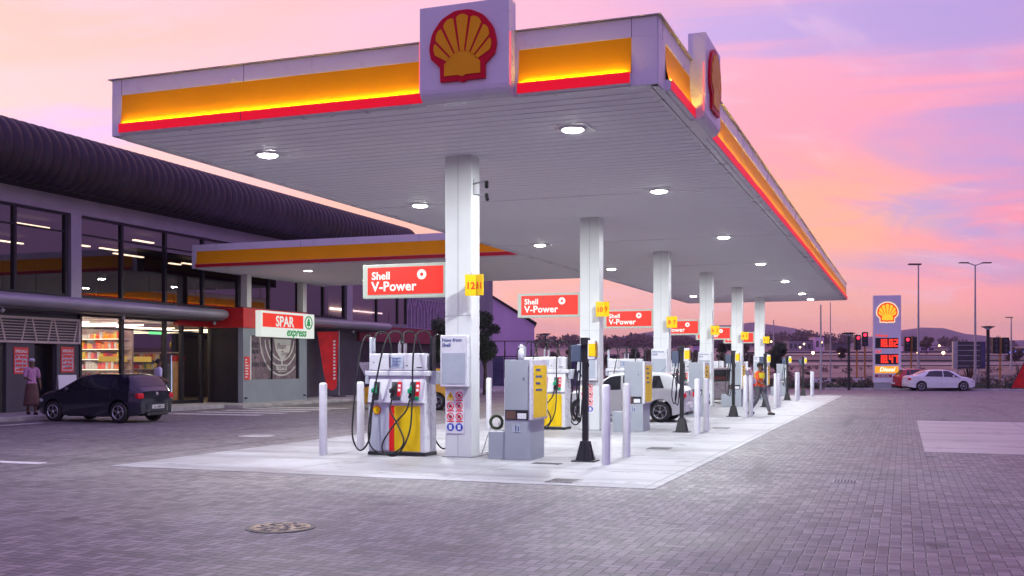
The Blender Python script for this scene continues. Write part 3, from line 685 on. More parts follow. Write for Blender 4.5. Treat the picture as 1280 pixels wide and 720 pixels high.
# wall right of the kiosk
for q_ in ((42.9, 45.4), (48.2, 50.4)): sb('wall', MB().box(FX - .2, FX, *q_, .1, 3.56), 'darkwall')
sb('wall', MB().box(FX - .2, FX, 45.4, 48.2, .1, 3.56), 'darkwall')
w_ = sb('shop_window', MB().box(FX - .5, FX - .3, 50.4, 63, .12, 3.05), 'frame')
sb('lit_menu', MB().box(FX + .02, FX + .08, 47.2, 47.9, 1.3, 2.3), 'frame'); sb('lit_menu', MB().box(FX + .083, FX + .09, 47.25, 47.72, 1.36, 2.24), M.setdefault('menu', emis('lit_menu', (1, .45, .2), .8)))
# small round wall lights (unlit) under the awning
for v_ in (25.3, 30.8, 36.2, 47.9, 50.9): sb('awning_spotlight', MB().ball((FX + .95, v_, 3.46), .07).tube([(FX + .95, v_, 3.46), (FX + .95, v_, 3.57)], .02, 6), 'silver')

# ---------------------------------------------------------------- kiosk bay of the shop
KX = -26.0
ki = thing('corner_kiosk', 'grey rendered kiosk bay with a red band and a printed window beside the shop entrance', 'kiosk', (KX, 39.5, .13)); ko = Vector(ki.location)
def kbx(name, mb, m, par=None, **k):
    mb.v = [(x - ko.x, y - ko.y, z - ko.z) for x, y, z in mb.v]; return mb.build(name, m, par or ki, **k)
kbx('wall', MB().box(KX - .25, KX, 37.0, 42.0, .13, 1.1).box(KX - .25, KX, 37.0, 37.5, 1.1, 3.3).box(KX - .25, KX, 41.35, 42.0, 1.1, 3.3).box(KX - .25, KX, 37.5, 41.35, 3.0, 3.3), 'kiosk')
kbx('side_wall', MB().box(FX, KX - .25, 37.0, 37.2, .13, 3.3), 'frame'); kbx('side_wall', MB().box(FX, KX - .25, 41.8, 42.0, .13, 3.3), 'kiosk')
kbx('red_band', MB().box(FX, KX + .05, 36.95, 42.05, 3.3, 4.14).box(FX - .1, FX + .12, 34.9, 36.95, 3.35, 4.1), 'redband', bevel=.01)
kbx('roof', MB().box(FX, KX, 37, 42, 4.14, 4.18), 'dgrey')
kbx('window', MB().box(KX - .2, KX - .1, 37.5, 41.35, 1.1, 3.0), 'glass_kiosk')
kbx('window_frame', MB().box(KX - .1, KX - .04, 39.2, 39.27, 1.1, 3.0).box(KX - .1, KX - .03, 41.25, 41.35, 1.1, 3.0), 'frame')
# printed emblem: nested cup arcs, lettering
pr = MB(); cy_, cz_ = 40.05, 2.95
for r_ in (1.05, 1.35, 1.72):
    n_ = 40; a0, a1 = (180, 360) if r_ > 1.5 else (186, 352)
    o_ = [(r_ * math.cos(R(a0 + (a1 - a0) * i / n_)), r_ * 1.0 * math.sin(R(a0 + (a1 - a0) * i / n_))) for i in range(n_ + 1)]
    i_ = [((r_ - .075) * math.cos(R(a0 + (a1 - a0) * i / n_)), (r_ - .075) * math.sin(R(a0 + (a1 - a0) * i / n_))) for i in range(n_ + 1)]
    for q in range(n_):
        poly = [o_[q], o_[q + 1], i_[q + 1], i_[q]]; poly = [(min(41.2, cy_ + a), cz_ + b) for a, b in poly]
        if max(p[0] for p in poly) < 41.2: pr.prism(poly, 'x', KX - .097, KX - .092)
pr.prism([(cy_ - .62, 2.88), (cy_ + .78, 2.88), (cy_ + .62, 2.35), (cy_ + .2, 2.0), (cy_ - .1, 2.0), (cy_ - .45, 2.35)], 'x', KX - .097, KX - .09)
pr.box(KX - .097, KX - .09, cy_ - .04, cy_ + .08, 1.75, 2.0).box(KX - .097, KX - .09, cy_ - .42, cy_ + .42, 1.5, 1.75).box(KX - .097, KX - .09, cy_ - .3, cy_ + .3, 1.42, 1.46)
kbx('window_print', pr, mat('white_window_film', (.62, .62, .56), .5, 0, .05))
def ktext(name, s_, sz, y, z, m, off=.0, xx=KX - .088, al='CENTER', **k):
    t_ = text(s_, sz, off, al, .002, **k).xf(T(xx, y, z, PI / 2)); return kbx(name, t_, m)
ktext('lettering', 'SEED', .30, 38.0, 2.48, 'ink', .006); ktext('lettering', 'BREAD', .24, 38.0, 2.22, 'ink', .006); ktext('lettering', '&', .2, 38.0, 1.98, 'ink', .004); ktext('lettering', 'BEAN TREE', .26, 37.62, 1.66, 'ink', .005, al='LEFT')
ktext('lettering', 'Bean', .36, 40.0, 2.45, 'glass_kiosk', .004, xx=KX - .085, shear=.3); ktext('lettering', 'Tree', .30, 40.25, 2.15, 'glass_kiosk', .004, xx=KX - .085, shear=.3); ktext('lettering', 'COFFEE', .19, 40.06, 1.56, 'glass_kiosk', .004, xx=KX - .085)
kbx('wall_light', MB().box(KX, KX + .08, 37.1, 37.2, .3, .36).box(KX, KX + .08, 41.7, 41.8, .3, .36), 'black')
# projecting red notice on the kiosk pier
ps = thing('red_notice', 'narrow red poster on the left pier of the grey kiosk', 'poster', (KX + .01, 37.27, 1.1))
MB().box(0, .012, -.19, .19, 0, .98).build('panel', M.setdefault('posterred', mat('poster_red', (.8, .06, .05), .5, 0, .1, 8)), ps)
nb = MB(); random.seed(3)
for k in range(7): nb.box(.012, .016, -.15, -.15 + random.uniform(.12, .3), .1 + .12 * k, .15 + .12 * k)
nb.build('print', 'paper', ps)
# the light-box sign with its slanted lower edge
sg_ = thing('shop_sign', 'white and red SPAR express light box with a green tree emblem', 'sign', (KX + .06, 37.8, 2.95))
MB().box(0, .28, 0, 4.3, .0, 1.12).build('sign_box', 'sparwhite', sg_, bevel=.015)
MB().box(.281, .29, .12, 3.33, .42, 1.02).build('red_panel', 'sparred', sg_)
text('SPAR', .64, .014, 'LEFT', .004).xf(T(.296, 1.1, .48, PI / 2)).build('lettering', 'sparwhite', sg_)
text('express', .52, .014, 'LEFT', .004, .25).xf(T(.292, 1.95, .08, PI / 2)).build('lettering', 'spargreen', sg_)
rg = MB(); n_ = 40
for q in range(n_):
    a0, a1 = 2 * PI * q / n_, 2 * PI * (q + 1) / n_
    rg.prism([(3.8 + .33 * math.cos(a0), .72 + .31 * math.sin(a0)), (3.8 + .33 * math.cos(a1), .72 + .31 * math.sin(a1)), (3.8 + .265 * math.cos(a1), .72 + .25 * math.sin(a1)), (3.8 + .265 * math.cos(a0), .72 + .25 * math.sin(a0))], 'x', .281, .292)
rg.prism([(3.62, .58), (3.98, .58), (3.90, .70), (3.95, .70), (3.87, .81), (3.90, .81), (3.80, .94), (3.70, .81), (3.73, .81), (3.65, .70), (3.70, .70)], 'x', .281, .292).box(.281, .292, 3.775, 3.825, .50, .58)
rg.build('tree_emblem', 'spargreen', sg_)
for q in (.3, 4.0): MB().box(-.06, .0, q, q + .08, .4, .9).build('bracket', 'galv', sg_)

# posters on the left piers
def poster(y, z0, z1, w_, lab):
    o = thing('poster', lab, 'poster', (FX + .01, y, z0), 0, 'red-bordered price posters')
    MB().box(0, .015, -w_ / 2, w_ / 2, 0, z1 - z0).build('panel', M['posterred'], o)
    MB().box(.015, .019, -w_ / 2 + .05, w_ / 2 - .05, .06, (z1 - z0) * .72).build('white_field', M.setdefault('posterpale', mat('poster_pale', (.55, .52, .62), .5, 0, .3, 9)), o)
    q = MB()
    for r_ in range(4):
        for c_ in range(3):
            a = -w_ / 2 + .09 + c_ * (w_ - .18) / 3; b = .1 + r_ * (z1 - z0) * .155
            q.box(.019, .022, a, a + .1 + .05 * random.random(), b, b + .06 + .05 * random.random())
    q.build('product_picture', M['posterred'], o)
    text('SPECIALS', .14 * w_ / .7, .004, 'CENTER', .002).xf(T(.02, 0, (z1 - z0) * .8, PI / 2)).build('lettering', 'paper', o)
poster(26.95, 1.42, 2.32, .62, 'red-bordered price poster behind the person in pink')
poster(29.03, 1.46, 2.36, .62, 'red-bordered price poster above the front of the dark hatchback')
# a-frame white board by the door
def aboard(x, y, rz, lab, m):
    o = thing('pavement_board', lab, 'sign board', (x, y, .14), rz)
    MB().box(-.33, .33, -.03, .0, .02, 1.25).xf(Matrix.Rotation(R(-9), 4, 'X')).build('board', m, o, bevel=.01)
    MB().box(-.33, -.28, .0, .03, .02, 1.22).box(.28, .33, 0, .03, .02, 1.22).xf(T(0, .42, 0) @ Matrix.Rotation(R(9), 4, 'X')).build('leg', 'galv', o)
    return o
aboard(-26.9, 28.2, R(70), 'blank white pavement board beside the person in pink', 'paper')
# feather banner
fb = thing('feather_banner', 'tall red tapering feather banner standing right of the kiosk', 'banner', (-27.0, 45.6, .13), R(62))
MB().prism([(-.62, 3.25), (.62, 3.3), (.50, .45), (.2, .3), (-.05, .45), (-.25, 1.2)], 'y', -.006, .006).xf(T(0, 0, 0)).build('cloth', M.setdefault('banner', mat('banner_red_cloth', (.72, .010, .012), .7, 0, .15, 1.5)), fb)
MB().tube([(.64, 0, 0), (.64, 0, 3.35)], .02, 6).build('pole', 'silver', fb); MB().box(.4, .9, -.25, .25, 0, .04).build('base', 'black', fb)
vt = MB()
for k in range(12): vt.box(.30, .30 + .12, -.011, -.007, 2.75 - k * .17, 2.75 - k * .17 + .09)
vt.build('print', 'paper', fb)
o = thing('pavement_board', 'pale tapered pavement board leaning by the dark doorway behind the nearest pump', 'sign board', (-26.6, 49.0, .13), R(50))
MB().prism([(-.55, 1.75), (.55, 1.75), (.45, .3), (.2, .3)], 'y', -.03, .0).build('board', M['posterpale'], o); MB().tube([(.5, 0, 1.7), (1.2, .5, .0)], .02, 6).tube([(-.2, 0, .4), (-.2, .1, 0)], .03, 6).build('leg', 'galv', o)

# ---------------------------------------------------------------- things inside the shop window
def shelf(x, y, w_, levels, lab):
    o = thing('shop_shelf', lab, 'shelf', (x, y, .145), 0, 'shelves inside the lit shop')
    for k in range(levels): MB().box(-.5, .0, 0, w_, .12 + .42 * k, .15 + .42 * k).build('shelf_board', 'paper', o)
    MB().box(-.54, -.5, 0, w_, 0, .42 * levels + .1).build('back_panel', 'inlight', o); return o
protos = {}
pc = [(.85, .08, .03), (.9, .45, .02), (.8, .7, .1), (.1, .35, .1), (.7, .7, .68), (.5, .05, .15), (.9, .25, .05)]
for i, c_ in enumerate(pc):
    M['pk%d' % i] = mat('packet_print', c_, .45, 0, .15, 14)
first = {}
NTH = ['leftmost'] + [w + ' from left' for w in 'second third fourth fifth sixth seventh eighth ninth tenth eleventh twelfth thirteenth fourteenth fifteenth sixteenth seventeenth eighteenth nineteenth twentieth'.split()] + ['%sty-%s from left' % (t_, w) for t_ in ('twen', 'thir', 'for', 'fif') for w in 'first second third fourth fifth sixth seventh eighth ninth'.split()]
def stock(x, y, w_, levels, where, z0=.145, palette=(0, 1, 2, 3, 4, 5, 6), turn=None):
    rows = ['bottom', 'second', 'third', 'fourth', 'fifth', 'sixth', 'seventh'][:levels]; rows[-1] = 'top'
    for k in range(3 if turn else 0, levels):
        q = .06; cnt = 0
        while q < w_ - .15:
            i = random.choice(palette); w2 = random.uniform(.10, .17); h_ = random.uniform(.18, .32)
            if i not in first: o_ = first[i] = MB().box(-.05, .05, -.5, .5, 0, 1).build('grocery_packet', 'pk%d' % i)
            else: o_ = first[i].copy(); COL.objects.link(o_)
            tag(o_, '%s packet, %s on the %s row of the %s' % (['scarlet', 'orange', 'yellow', 'green', 'white', 'crimson', 'vermilion'][i], NTH[cnt], rows[k], where), 'packet', 'grocery packets on the shop shelves')
            o_.location = (x - .10, y + q + w2 / 2, z0 + .15 + .42 * k); o_.scale = (1, w2, h_)
            if turn: o_.location = (turn[0] - q - w2 / 2, turn[1] + .05, o_.location.z); o_.rotation_euler = (0, 0, PI / 2); o_['label'] = o_['label'].replace('from left', 'from right').replace('leftmost', 'rightmost')
            q += w2 + random.uniform(.01, .04); cnt += 1
random.seed(11)
shelf(-28.5, 29.85, 1.8, 3, 'low shelf of packets just inside the first lit shop window'); stock(-28.5, 29.85, 1.8, 3, 'first window shelf', palette=(0, 1, 2, 2, 3, 6))
o = shelf(0, 0, 6.9, 7, 'tall lit wall shelf of packets facing the first shop window'); o.location = (-36.9, 34.32, .145); o.rotation_euler = (0, 0, -PI / 2); stock(0, 0, 6.9, 7, 'tall lit wall shelf', palette=(0, 4, 4, 1, 6, 5, 2), turn=(-30.0, 34.42))
shelf(-28.6, 32.1, 1.9, 3, 'low shelf of packets inside the second lit shop window'); stock(-28.6, 32.1, 1.9, 3, 'second window shelf', palette=(0, 1, 4, 4, 5, 6))
o = shelf(0, 0, 4.6, 5, 'tall wall shelf of packets deep behind the second shop window'); o.location = (-36.4, 39.8, .145); o.rotation_euler = (0, 0, -PI / 2); stock(0, 0, 4.6, 5, 'deep wall shelf', palette=(4, 1, 2, 0, 3), turn=(-31.8, 39.9))
fz = thing('drinks_fridge', 'dark drinks fridge with a lit edge just inside the shop entrance', 'fridge', (-30.2, 37.6, .145))
MB().box(-.6, 0, 0, .8, 0, 2.1).build('cabinet', 'frame', fz, bevel=.01); MB().box(.0, .01, .03, .1, .1, 2.0).build('lit_edge', M.setdefault('coolstrip', emis('cool_strip', (.5, .7, 1), 1.2)), fz)
pp = thing('promo_stand', 'orange-beige promotion stand just inside the shop entrance', 'stand', (-29.3, 36.95, .145))
MB().box(-.3, 0, 0, .42, 0, 1.75).build('panel', M.setdefault('promo', mat('promo_board', (.75, .45, .22), .6, 0, .1)), pp); MB().box(-.3, .02, -.02, .44, 1.75, 2.0).build('header', 'redband', pp)
# ================================================================ PUMP ISLANDS
ORD = ['nearest', 'second', 'third', 'fourth', 'fifth', 'farthest']
def bez(pts, n=10):
    """catmull-rom through the points"""
    P = [Vector(p) for p in pts]; P = [P[0] * 2 - P[1]] + P + [P[-1] * 2 - P[-2]]; o = []
    for i in range(1, len(P) - 2):
        for k in range(n):
            t = k / n; a, b, c_, d = P[i - 1], P[i], P[i + 1], P[i + 2]
            o.append(.5 * ((2 * b) + (c_ - a) * t + (2 * a - 5 * b + 4 * c_ - d) * t * t + (3 * b - a - 3 * c_ + d) * t ** 3))
    o.append(P[-2]); return o
def pump(label):
    p = thing('fuel_pump', label, 'fuel pump', (-8.93, ISL[0], 0), 0, 'fuel pumps on the islands')
    MB().box(-.60, .60, -.27, .27, .006, .07).build('plinth', 'black', p, bevel=.01)
    MB().prism([(-.255, .07), (.255, .07), (.255, .98), (.30, 1.0), (.195, 1.52), (-.195, 1.52), (-.30, 1.0), (-.255, .98)], 'x', -.59, .59).build('cabinet', 'pumpwhite', p, bevel=.012)
    MB().box(-.68, .68, -.235, .235, 1.50, 1.60).build('shoulder', 'pumpwhite', p, bevel=.015)
    MB().box(-.60, .60, -.21, .21, 1.602, 1.93).build('display_head', 'pumpwhite', p, bevel=.02)
    for q in ((-.75, -.62), (.62, .75)): MB().box(*q, -.10, .10, 1.35, 1.60).build('hose_mount', 'pumpsilver', p, bevel=.01)
    for s_ in (-1, 1):
        MB().box(.62, .665, -.09, .09, 1.60, 2.24).xf(T(0, 0, 0, 0 if s_ > 0 else PI)).build('hose_mast', 'frame' if s_ > 0 else 'pumpsilver', p, bevel=.01)
    MB().box(-.075, -.045, -.04, .04, 1.93, 2.12).box(.045, .075, -.04, .04, 1.93, 2.12).tube([(-.06, 0, 2.1), (-.03, 0, 2.2), (0, 0, 2.14)], .018, 6).build('pipe_stub', 'silver', p)
    for side in (0, PI):
        def B(name, mb, m, **k): return mb.xf(T(0, 0, 0, side)).build(name, m, p, **k)
        B('silver_panel', MB().box(-.575, -.145, -.268, -.256, .10, .955), 'pumpsilver', bevel=.004)
        B('red_panel', MB().box(-.142, -.035, -.272, -.256, .09, .945), 'red', bevel=.004)
        B('yellow_panel', MB().box(-.033, .50, -.272, -.256, .09, .945), 'yellow', bevel=.004)
        e = pecten(p, .17, *(T(0, 0, 0, side) @ Vector((-.40, -.268, .86))), rz=side, deep=.008, mred='red', myel='yellow')
        # display
        B('screen', MB().box(-.14, .13, -.218, -.209, 1.66, 1.87), M.setdefault('lcd', mat('lcd_display', (.50, .56, .66), .2, 0, .1, 12)), bevel=.003)
        B('screen_bar', MB().box(-.165, -.145, -.218, -.209, 1.66, 1.87), 'dgrey')
        q = MB()
        for a in range(6): q.box(-.11 + .004 * (a % 2), .04 + .06 * math.sin(a * 3), -.222, -.218, 1.69 + .028 * a, 1.70 + .028 * a)
        B('screen_text', q, 'inkblue')
        B('button', MB().lathe([(.014, -.012), (.014, .0)], 10, (.20, -.21, 1.70), 'y').lathe([(.010, -.01), (.010, 0)], 8, (-.50, -.21, 1.76), 'y').box(.40, .52, -.214, -.21, 1.655, 1.675), 'dgrey')
        # nozzle bays on the sloping face
        for i, nx in enumerate((-.40, -.02, .36)):
            sl_ = Matrix.Translation((nx, -.262, 1.215)) @ Matrix.Rotation(R(-11.4), 4, 'X')
            mt = T(0, 0, 0, side) @ sl_
            MB().box(-.075, .045, -.012, .0, -.17, .18).xf(mt).build('nozzle_holster', 'dgrey', p, bevel=.004)
            if i: MB().box(.048, .125, -.012, .0, -.09, .18).xf(mt).build('grade_label', 'red', p); MB().box(.048, .125, -.012, .0, -.17, -.095).xf(mt).build('grade_label', 'green' if i == 2 else 'dgrey', p); MB().box(.06, .112, -.014, -.012, .0, .05).box(.06, .112, -.014, -.012, .08, .13).xf(mt).build('grade_print', 'paper', p)
            nz = MB().tube([(-.01, -.035, .14), (.0, -.06, .06), (-.015, -.065, -.02), (-.05, -.06, -.14)], [.020, .03, .033, .022], 8).xf(mt).build('nozzle', 'rubber', p)
            MB().tube([(.01, -.085, .10), (.0, -.105, .03), (-.045, -.1, -.03)], [.022, .036, .022], 8).box(-.07, .02, -.11, -.05, -.045, .03).xf(mt).build('nozzle_grip', 'green' if i != 1 else 'rubber', nz)
        B('seam', MB().box(-.592, .592, -.2565, -.254, .968, .976).box(-.202, -.196, -.30, -.25, 1.0, 1.01), 'dgrey')
        z0 = 1.04
        hoses = [[(-.63, -.02, 2.2), (-.70, -.10, 2.28), (-.76, -.2, 2.1), (-.80, -.3, 1.6), (-.84, -.38, .9), (-.84, -.42, .35), (-.66, -.46, .10), (-.48, -.44, .30), (-.46, -.38, .75), (-.44, -.33, 1.06)],
                 [(-.02, -.02, 2.12), (.0, -.08, 2.32), (-.16, -.18, 2.32), (-.26, -.30, 2.0), (-.36, -.38, 1.4), (-.46, -.44, .75), (-.45, -.48, .25), (-.20, -.50, .06), (.12, -.50, .10), (.26, -.46, .30), (.10, -.42, .62), (-.06, -.38, .85), (-.06, -.33, 1.06)],
                 [(.64, -.02, 2.2), (.56, -.1, 2.34), (.40, -.2, 2.28), (.38, -.32, 1.8), (.39, -.38, 1.0), (.36, -.44, .45), (.15, -.48, .06), (-.12, -.48, .06), (-.18, -.46, .25), (.06, -.42, .62), (.26, -.38, .85), (.32, -.33, 1.06)]]
        for h in hoses: B('hose', MB().tube(bez(h, 6), .0165, 8), 'rubber')
    return p
pm0 = pump('fuel pump with three nozzles on the nearest island, left of the first column')
for k in range(1, 6): dup(pm0, (-8.93, ISL[k], 0), 0, 'fuel pump with three nozzles on the %s island from the front, left of its column' % ORD[k])

# illuminated hanging sign beside each column
def vsign(label):
    o = thing('light_box_sign', label, 'sign', (-9.74, ISL[0], 2.99), 0, 'red light box signs on the columns')
    MB().box(0, 1.775, -.08, .08, 0, .645).build('sign_box', 'framew', o, bevel=.012)
    for side in (0, 1):
        mt = Matrix.Identity(4) if not side else T(1.775, 0, 0, PI)
        MB().box(.11, 1.70, -.088, -.081, .065, .585).xf(mt).build('red_panel', 'signred', o)
        text('Shell', .205, .0045, 'LEFT', .003, space=1.03).xf(mt @ T(.20, -.0925, .355)).build('lettering', 'signwhite', o)
        text('V-Power', .255, .0055, 'LEFT', .003, space=1.04).xf(mt @ T(.20, -.0925, .135)).build('lettering', 'signwhite', o)
        rg = MB(); n_ = 24
        for q in range(n_):
            a0, a1 = 2 * PI * q / n_, 2 * PI * (q + 1) / n_
            rg.prism([(1.26 + .095 * math.cos(a0), .43 + .095 * math.sin(a0)), (1.26 + .095 * math.cos(a1), .43 + .095 * math.sin(a1)), (1.26 + .035 * math.cos(a1), .43 + .035 * math.sin(a1)), (1.26 + .035 * math.cos(a0), .43 + .035 * math.sin(a0))], 'y', -.096, -.089)
        rg.xf(mt).build('ring_emblem', 'signwhite', o)
    MB().box(1.775, 1.80, -.05, .05, .08, .18).box(1.775, 1.80, -.05, .05, .46, .56).build('bracket', 'galv', o)
    return o
vs0 = vsign('red V-Power light box on the nearest canopy column')
for k in range(1, 6): dup(vs0, (-9.74, ISL[k], 2.99), 0, 'red V-Power light box on the %s canopy column from the front' % ORD[k])
# yellow number flags
for k in range(6):
    a, b = 12 - 2 * k, 11 - 2 * k
    o = thing('number_flag', 'yellow folded flag numbered %d and %d on the %s column' % (a, b, ORD[k]), 'number sign', (-7.27, ISL[k] - .34, 2.97), 0, 'yellow number flags')
    for s_, num in ((-1, a), (1, b)):
        mt = T(0, 0, 0, R(26) * -s_) 
        x0, x1 = (-.20, 0) if s_ < 0 else (0, .20)
        MB().box(x0, x1, -.008, .008, 0, .385).xf(mt).build('flag_panel', 'flag', o, bevel=.003)
        text(str(num), .17 if num > 9 else .19, .003, 'CENTER', .002).xf(mt @ T((x0 + x1) / 2, -.0105, .125)).build('number', 'red', o)
    MB().box(-.16, -.13, 0, .14, .08, .3).build('bracket', 'galv', o)
# advertising frame and safety pictograms on each column
def adframe(label):
    o = thing('notice_frame', label, 'notice frame', (-7.99, ISL[0] - .30, 1.31), 0, 'notice frames on the columns')
    MB().box(0, .54, -.03, .095, 0, .95).build('frame', 'pumpwhite', o, bevel=.012)
    MB().box(.035, .505, -.036, -.031, .06, .62).build('panel', M.setdefault('pale', mat('pale_blue_grey_print', (.42, .46, .52), .4, 0, .04)), o)
    text('Now from\nShell', .092, .0012, 'LEFT', .001).xf(T(.04, -.033, .83)).build('lettering', 'inkblue', o)
    return o
af0 = adframe('pale blue-grey Now from Shell frame on the nearest column above the safety signs')
for k in range(1, 6): dup(af0, (-7.99, ISL[k] - .30, 1.31), 0, 'pale blue-grey notice frame on the %s column from the front' % ORD[k])
def safety(label):
    o = thing('safety_sheet', label, 'safety sign', (-7.93, ISL[0] - .206, .45), 0, 'safety pictogram sheets on the columns')
    MB().box(0, .36, -.004, .002, 0, .82).build('sheet', 'paper', o)
    def disc(cx_, cz_, r0, r1, y0, y1, mb):
        for q in range(20):
            a0, a1 = 2 * PI * q / 20, 2 * PI * (q + 1) / 20
            mb.prism([(cx_ + r1 * math.cos(a0), cz_ + r1 * math.sin(a0)), (cx_ + r1 * math.cos(a1), cz_ + r1 * math.sin(a1)), (cx_ + r0 * math.cos(a1), cz_ + r0 * math.sin(a1)), (cx_ + r0 * math.cos(a0), cz_ + r0 * math.sin(a0))], 'y', y0, y1)
    rd = MB(); ink = MB(); bl = MB(); ye = MB(); wh = MB()
    cells = [(c_, r_) for r_ in range(4) for c_ in range(2)]
    for c_, r_ in cells:
        X_, Z_ = .095 + .175 * c_, .70 - .195 * r_
        if r_ == 0 and c_ == 0: ye.prism([(X_ - .075, Z_ - .06), (X_ + .075, Z_ - .06), (X_, Z_ + .07)], 'y', -.007, -.0045); ink.box(X_ - .008, X_ + .008, -.009, -.0072, Z_ - .035, Z_ + .03); ye.box(X_ - .07, X_ + .07, -.007, -.0045, Z_ - .095, Z_ - .072)
        elif r_ < 3:
            disc(X_, Z_, .056, .072, -.007, -.0045, rd); rd.prism([(X_ - .05, Z_ + .038), (X_ - .038, Z_ + .05), (X_ + .05, Z_ - .038), (X_ + .038, Z_ - .05)], 'y', -.010, -.0078); rd.box(X_ - .07, X_ + .07, -.007, -.0045, Z_ - .100, Z_ - .080)
            ink.box(X_ - .025, X_ + .02, -.0075, -.006, Z_ - .03, Z_ + .028).box(X_ - .035, X_ + .035, -.0075, -.006, Z_ - .012, Z_ + .004)
        else: disc(X_, Z_, .0, .074, -.007, -.0045, bl); wh.box(X_ - .03, X_ + .03, -.0095, -.0075, Z_ - .045, Z_ + .04)
    for nm, mb, m_ in (('warning_mark', ye, 'yellow'), ('prohibition_mark', rd, 'red'), ('mandatory_mark', bl, 'blue'), ('pictogram', ink, 'ink'), ('pictogram', wh, 'paper')): mb.build(nm, m_, o)
    return o
sf0 = safety('sheet of eight safety pictograms on the nearest column, under the Now from Shell frame')
for k in range(1, 6): dup(sf0, (-7.93, ISL[k] - .206, .45), 0, 'sheet of safety pictograms low on the %s column from the front' % ORD[k])
# grey service cabinet with yellow board
def cabinet(label):
    o = thing('service_cabinet', label, 'cabinet', (-6.62, ISL[0] - .35, .006), 0, 'grey service cabinets on the islands')
    MB().box(-.09, .40, 0, .78, 0, 1.80).build('body', 'grey', o, bevel=.008)
    MB().box(-.42, -.092, .04, .60, 0, .50).build('side_locker', 'grey', o, bevel=.008)
    MB().box(.40, .455, -.05, .80, .72, 1.80).build('side_board', 'pumpwhite', o, bevel=.008)
    MB().box(.456, .462, .03, .73, .76, 1.70).build('yellow_board', 'yellow', o)
    q = MB()
    for a in range(4): q.box(.4625, .465, .12, .12 + (.34 if a % 2 else .25), 1.60 - .12 * a, 1.635 - .12 * a)
    q.build('lettering', 'inkblue', o)
    t_ = MB().box(-.075, .36, -.008, .0, .72, .90).build('tray_opening', 'frame', o, bevel=.004); MB().box(.16, .33, -.016, -.008, .74, .84).build('paper_towel', 'paper', t_, bevel=.02); MB().box(-.06, .13, -.012, -.008, .74, .88).build('tray', 'brown', t_)
    MB().box(.05, .21, -.006, .0, .50, .64).build('pictogram_sign', M['pale'], o); MB().box(.12, .135, -.008, -.006, .52, .60).ball((.128, -.008, .615), .012, 6, 4).box(.17, .19, -.008, -.006, .52, .61).build('pictogram', 'inkblue', o)
    MB().lathe([(.012, -.012), (.012, 0)], 8, (.28, 0, 1.46), 'y').build('lock', 'ink', o)
    return o
cb0 = cabinet('grey service cabinet with a yellow side board on the nearest island')
for k in range(1, 6): dup(cb0, (-6.62, ISL[k] - .35, .006), 0, 'grey service cabinet with a yellow side board on the %s island from the front' % ORD[k])
bt = thing('spray_bottle', 'white spray bottle standing on the nearest grey service cabinet', 'bottle', (-6.48, ISL[0] - .1, 1.806))
MB().lathe([(.045, 0), (.055, .01), (.055, .15), (.04, .19), (.02, .21), (.02, .23)], 14).build('bottle', 'pumpwhite', bt); MB().box(-.05, .02, -.015, .015, .22, .25).lathe([(.025, .20), (.03, .26), (.012, .285)], 10).build('spray_head', 'posterpale', bt)
# green hose reel on a trolley left of the cabinet
hr = thing('hose_reel', 'small green hose reel between the first column and the nearest grey cabinet', 'hose reel', (-7.22, ISL[0] + .55, .006))
MB().tube([(.12 * math.cos(a * PI / 8), 0, .62 + .12 * math.sin(a * PI / 8)) for a in range(17)], .03, 6).build('reel', 'leaf', hr); MB().tube([(-.1, 0, .6), (-.26, -.1, .02)], .012, 6).tube([(.05, 0, .62), (.1, .05, .0)], .012, 6).build('leg', 'paper', hr)
MB().tube([(-.25, -.2, .03), (.1, -.26, .03), (.3, -.1, .04), (.0, .06, .03), (-.2, -.05, .05)], .012, 6).build('hose', 'paper', hr)
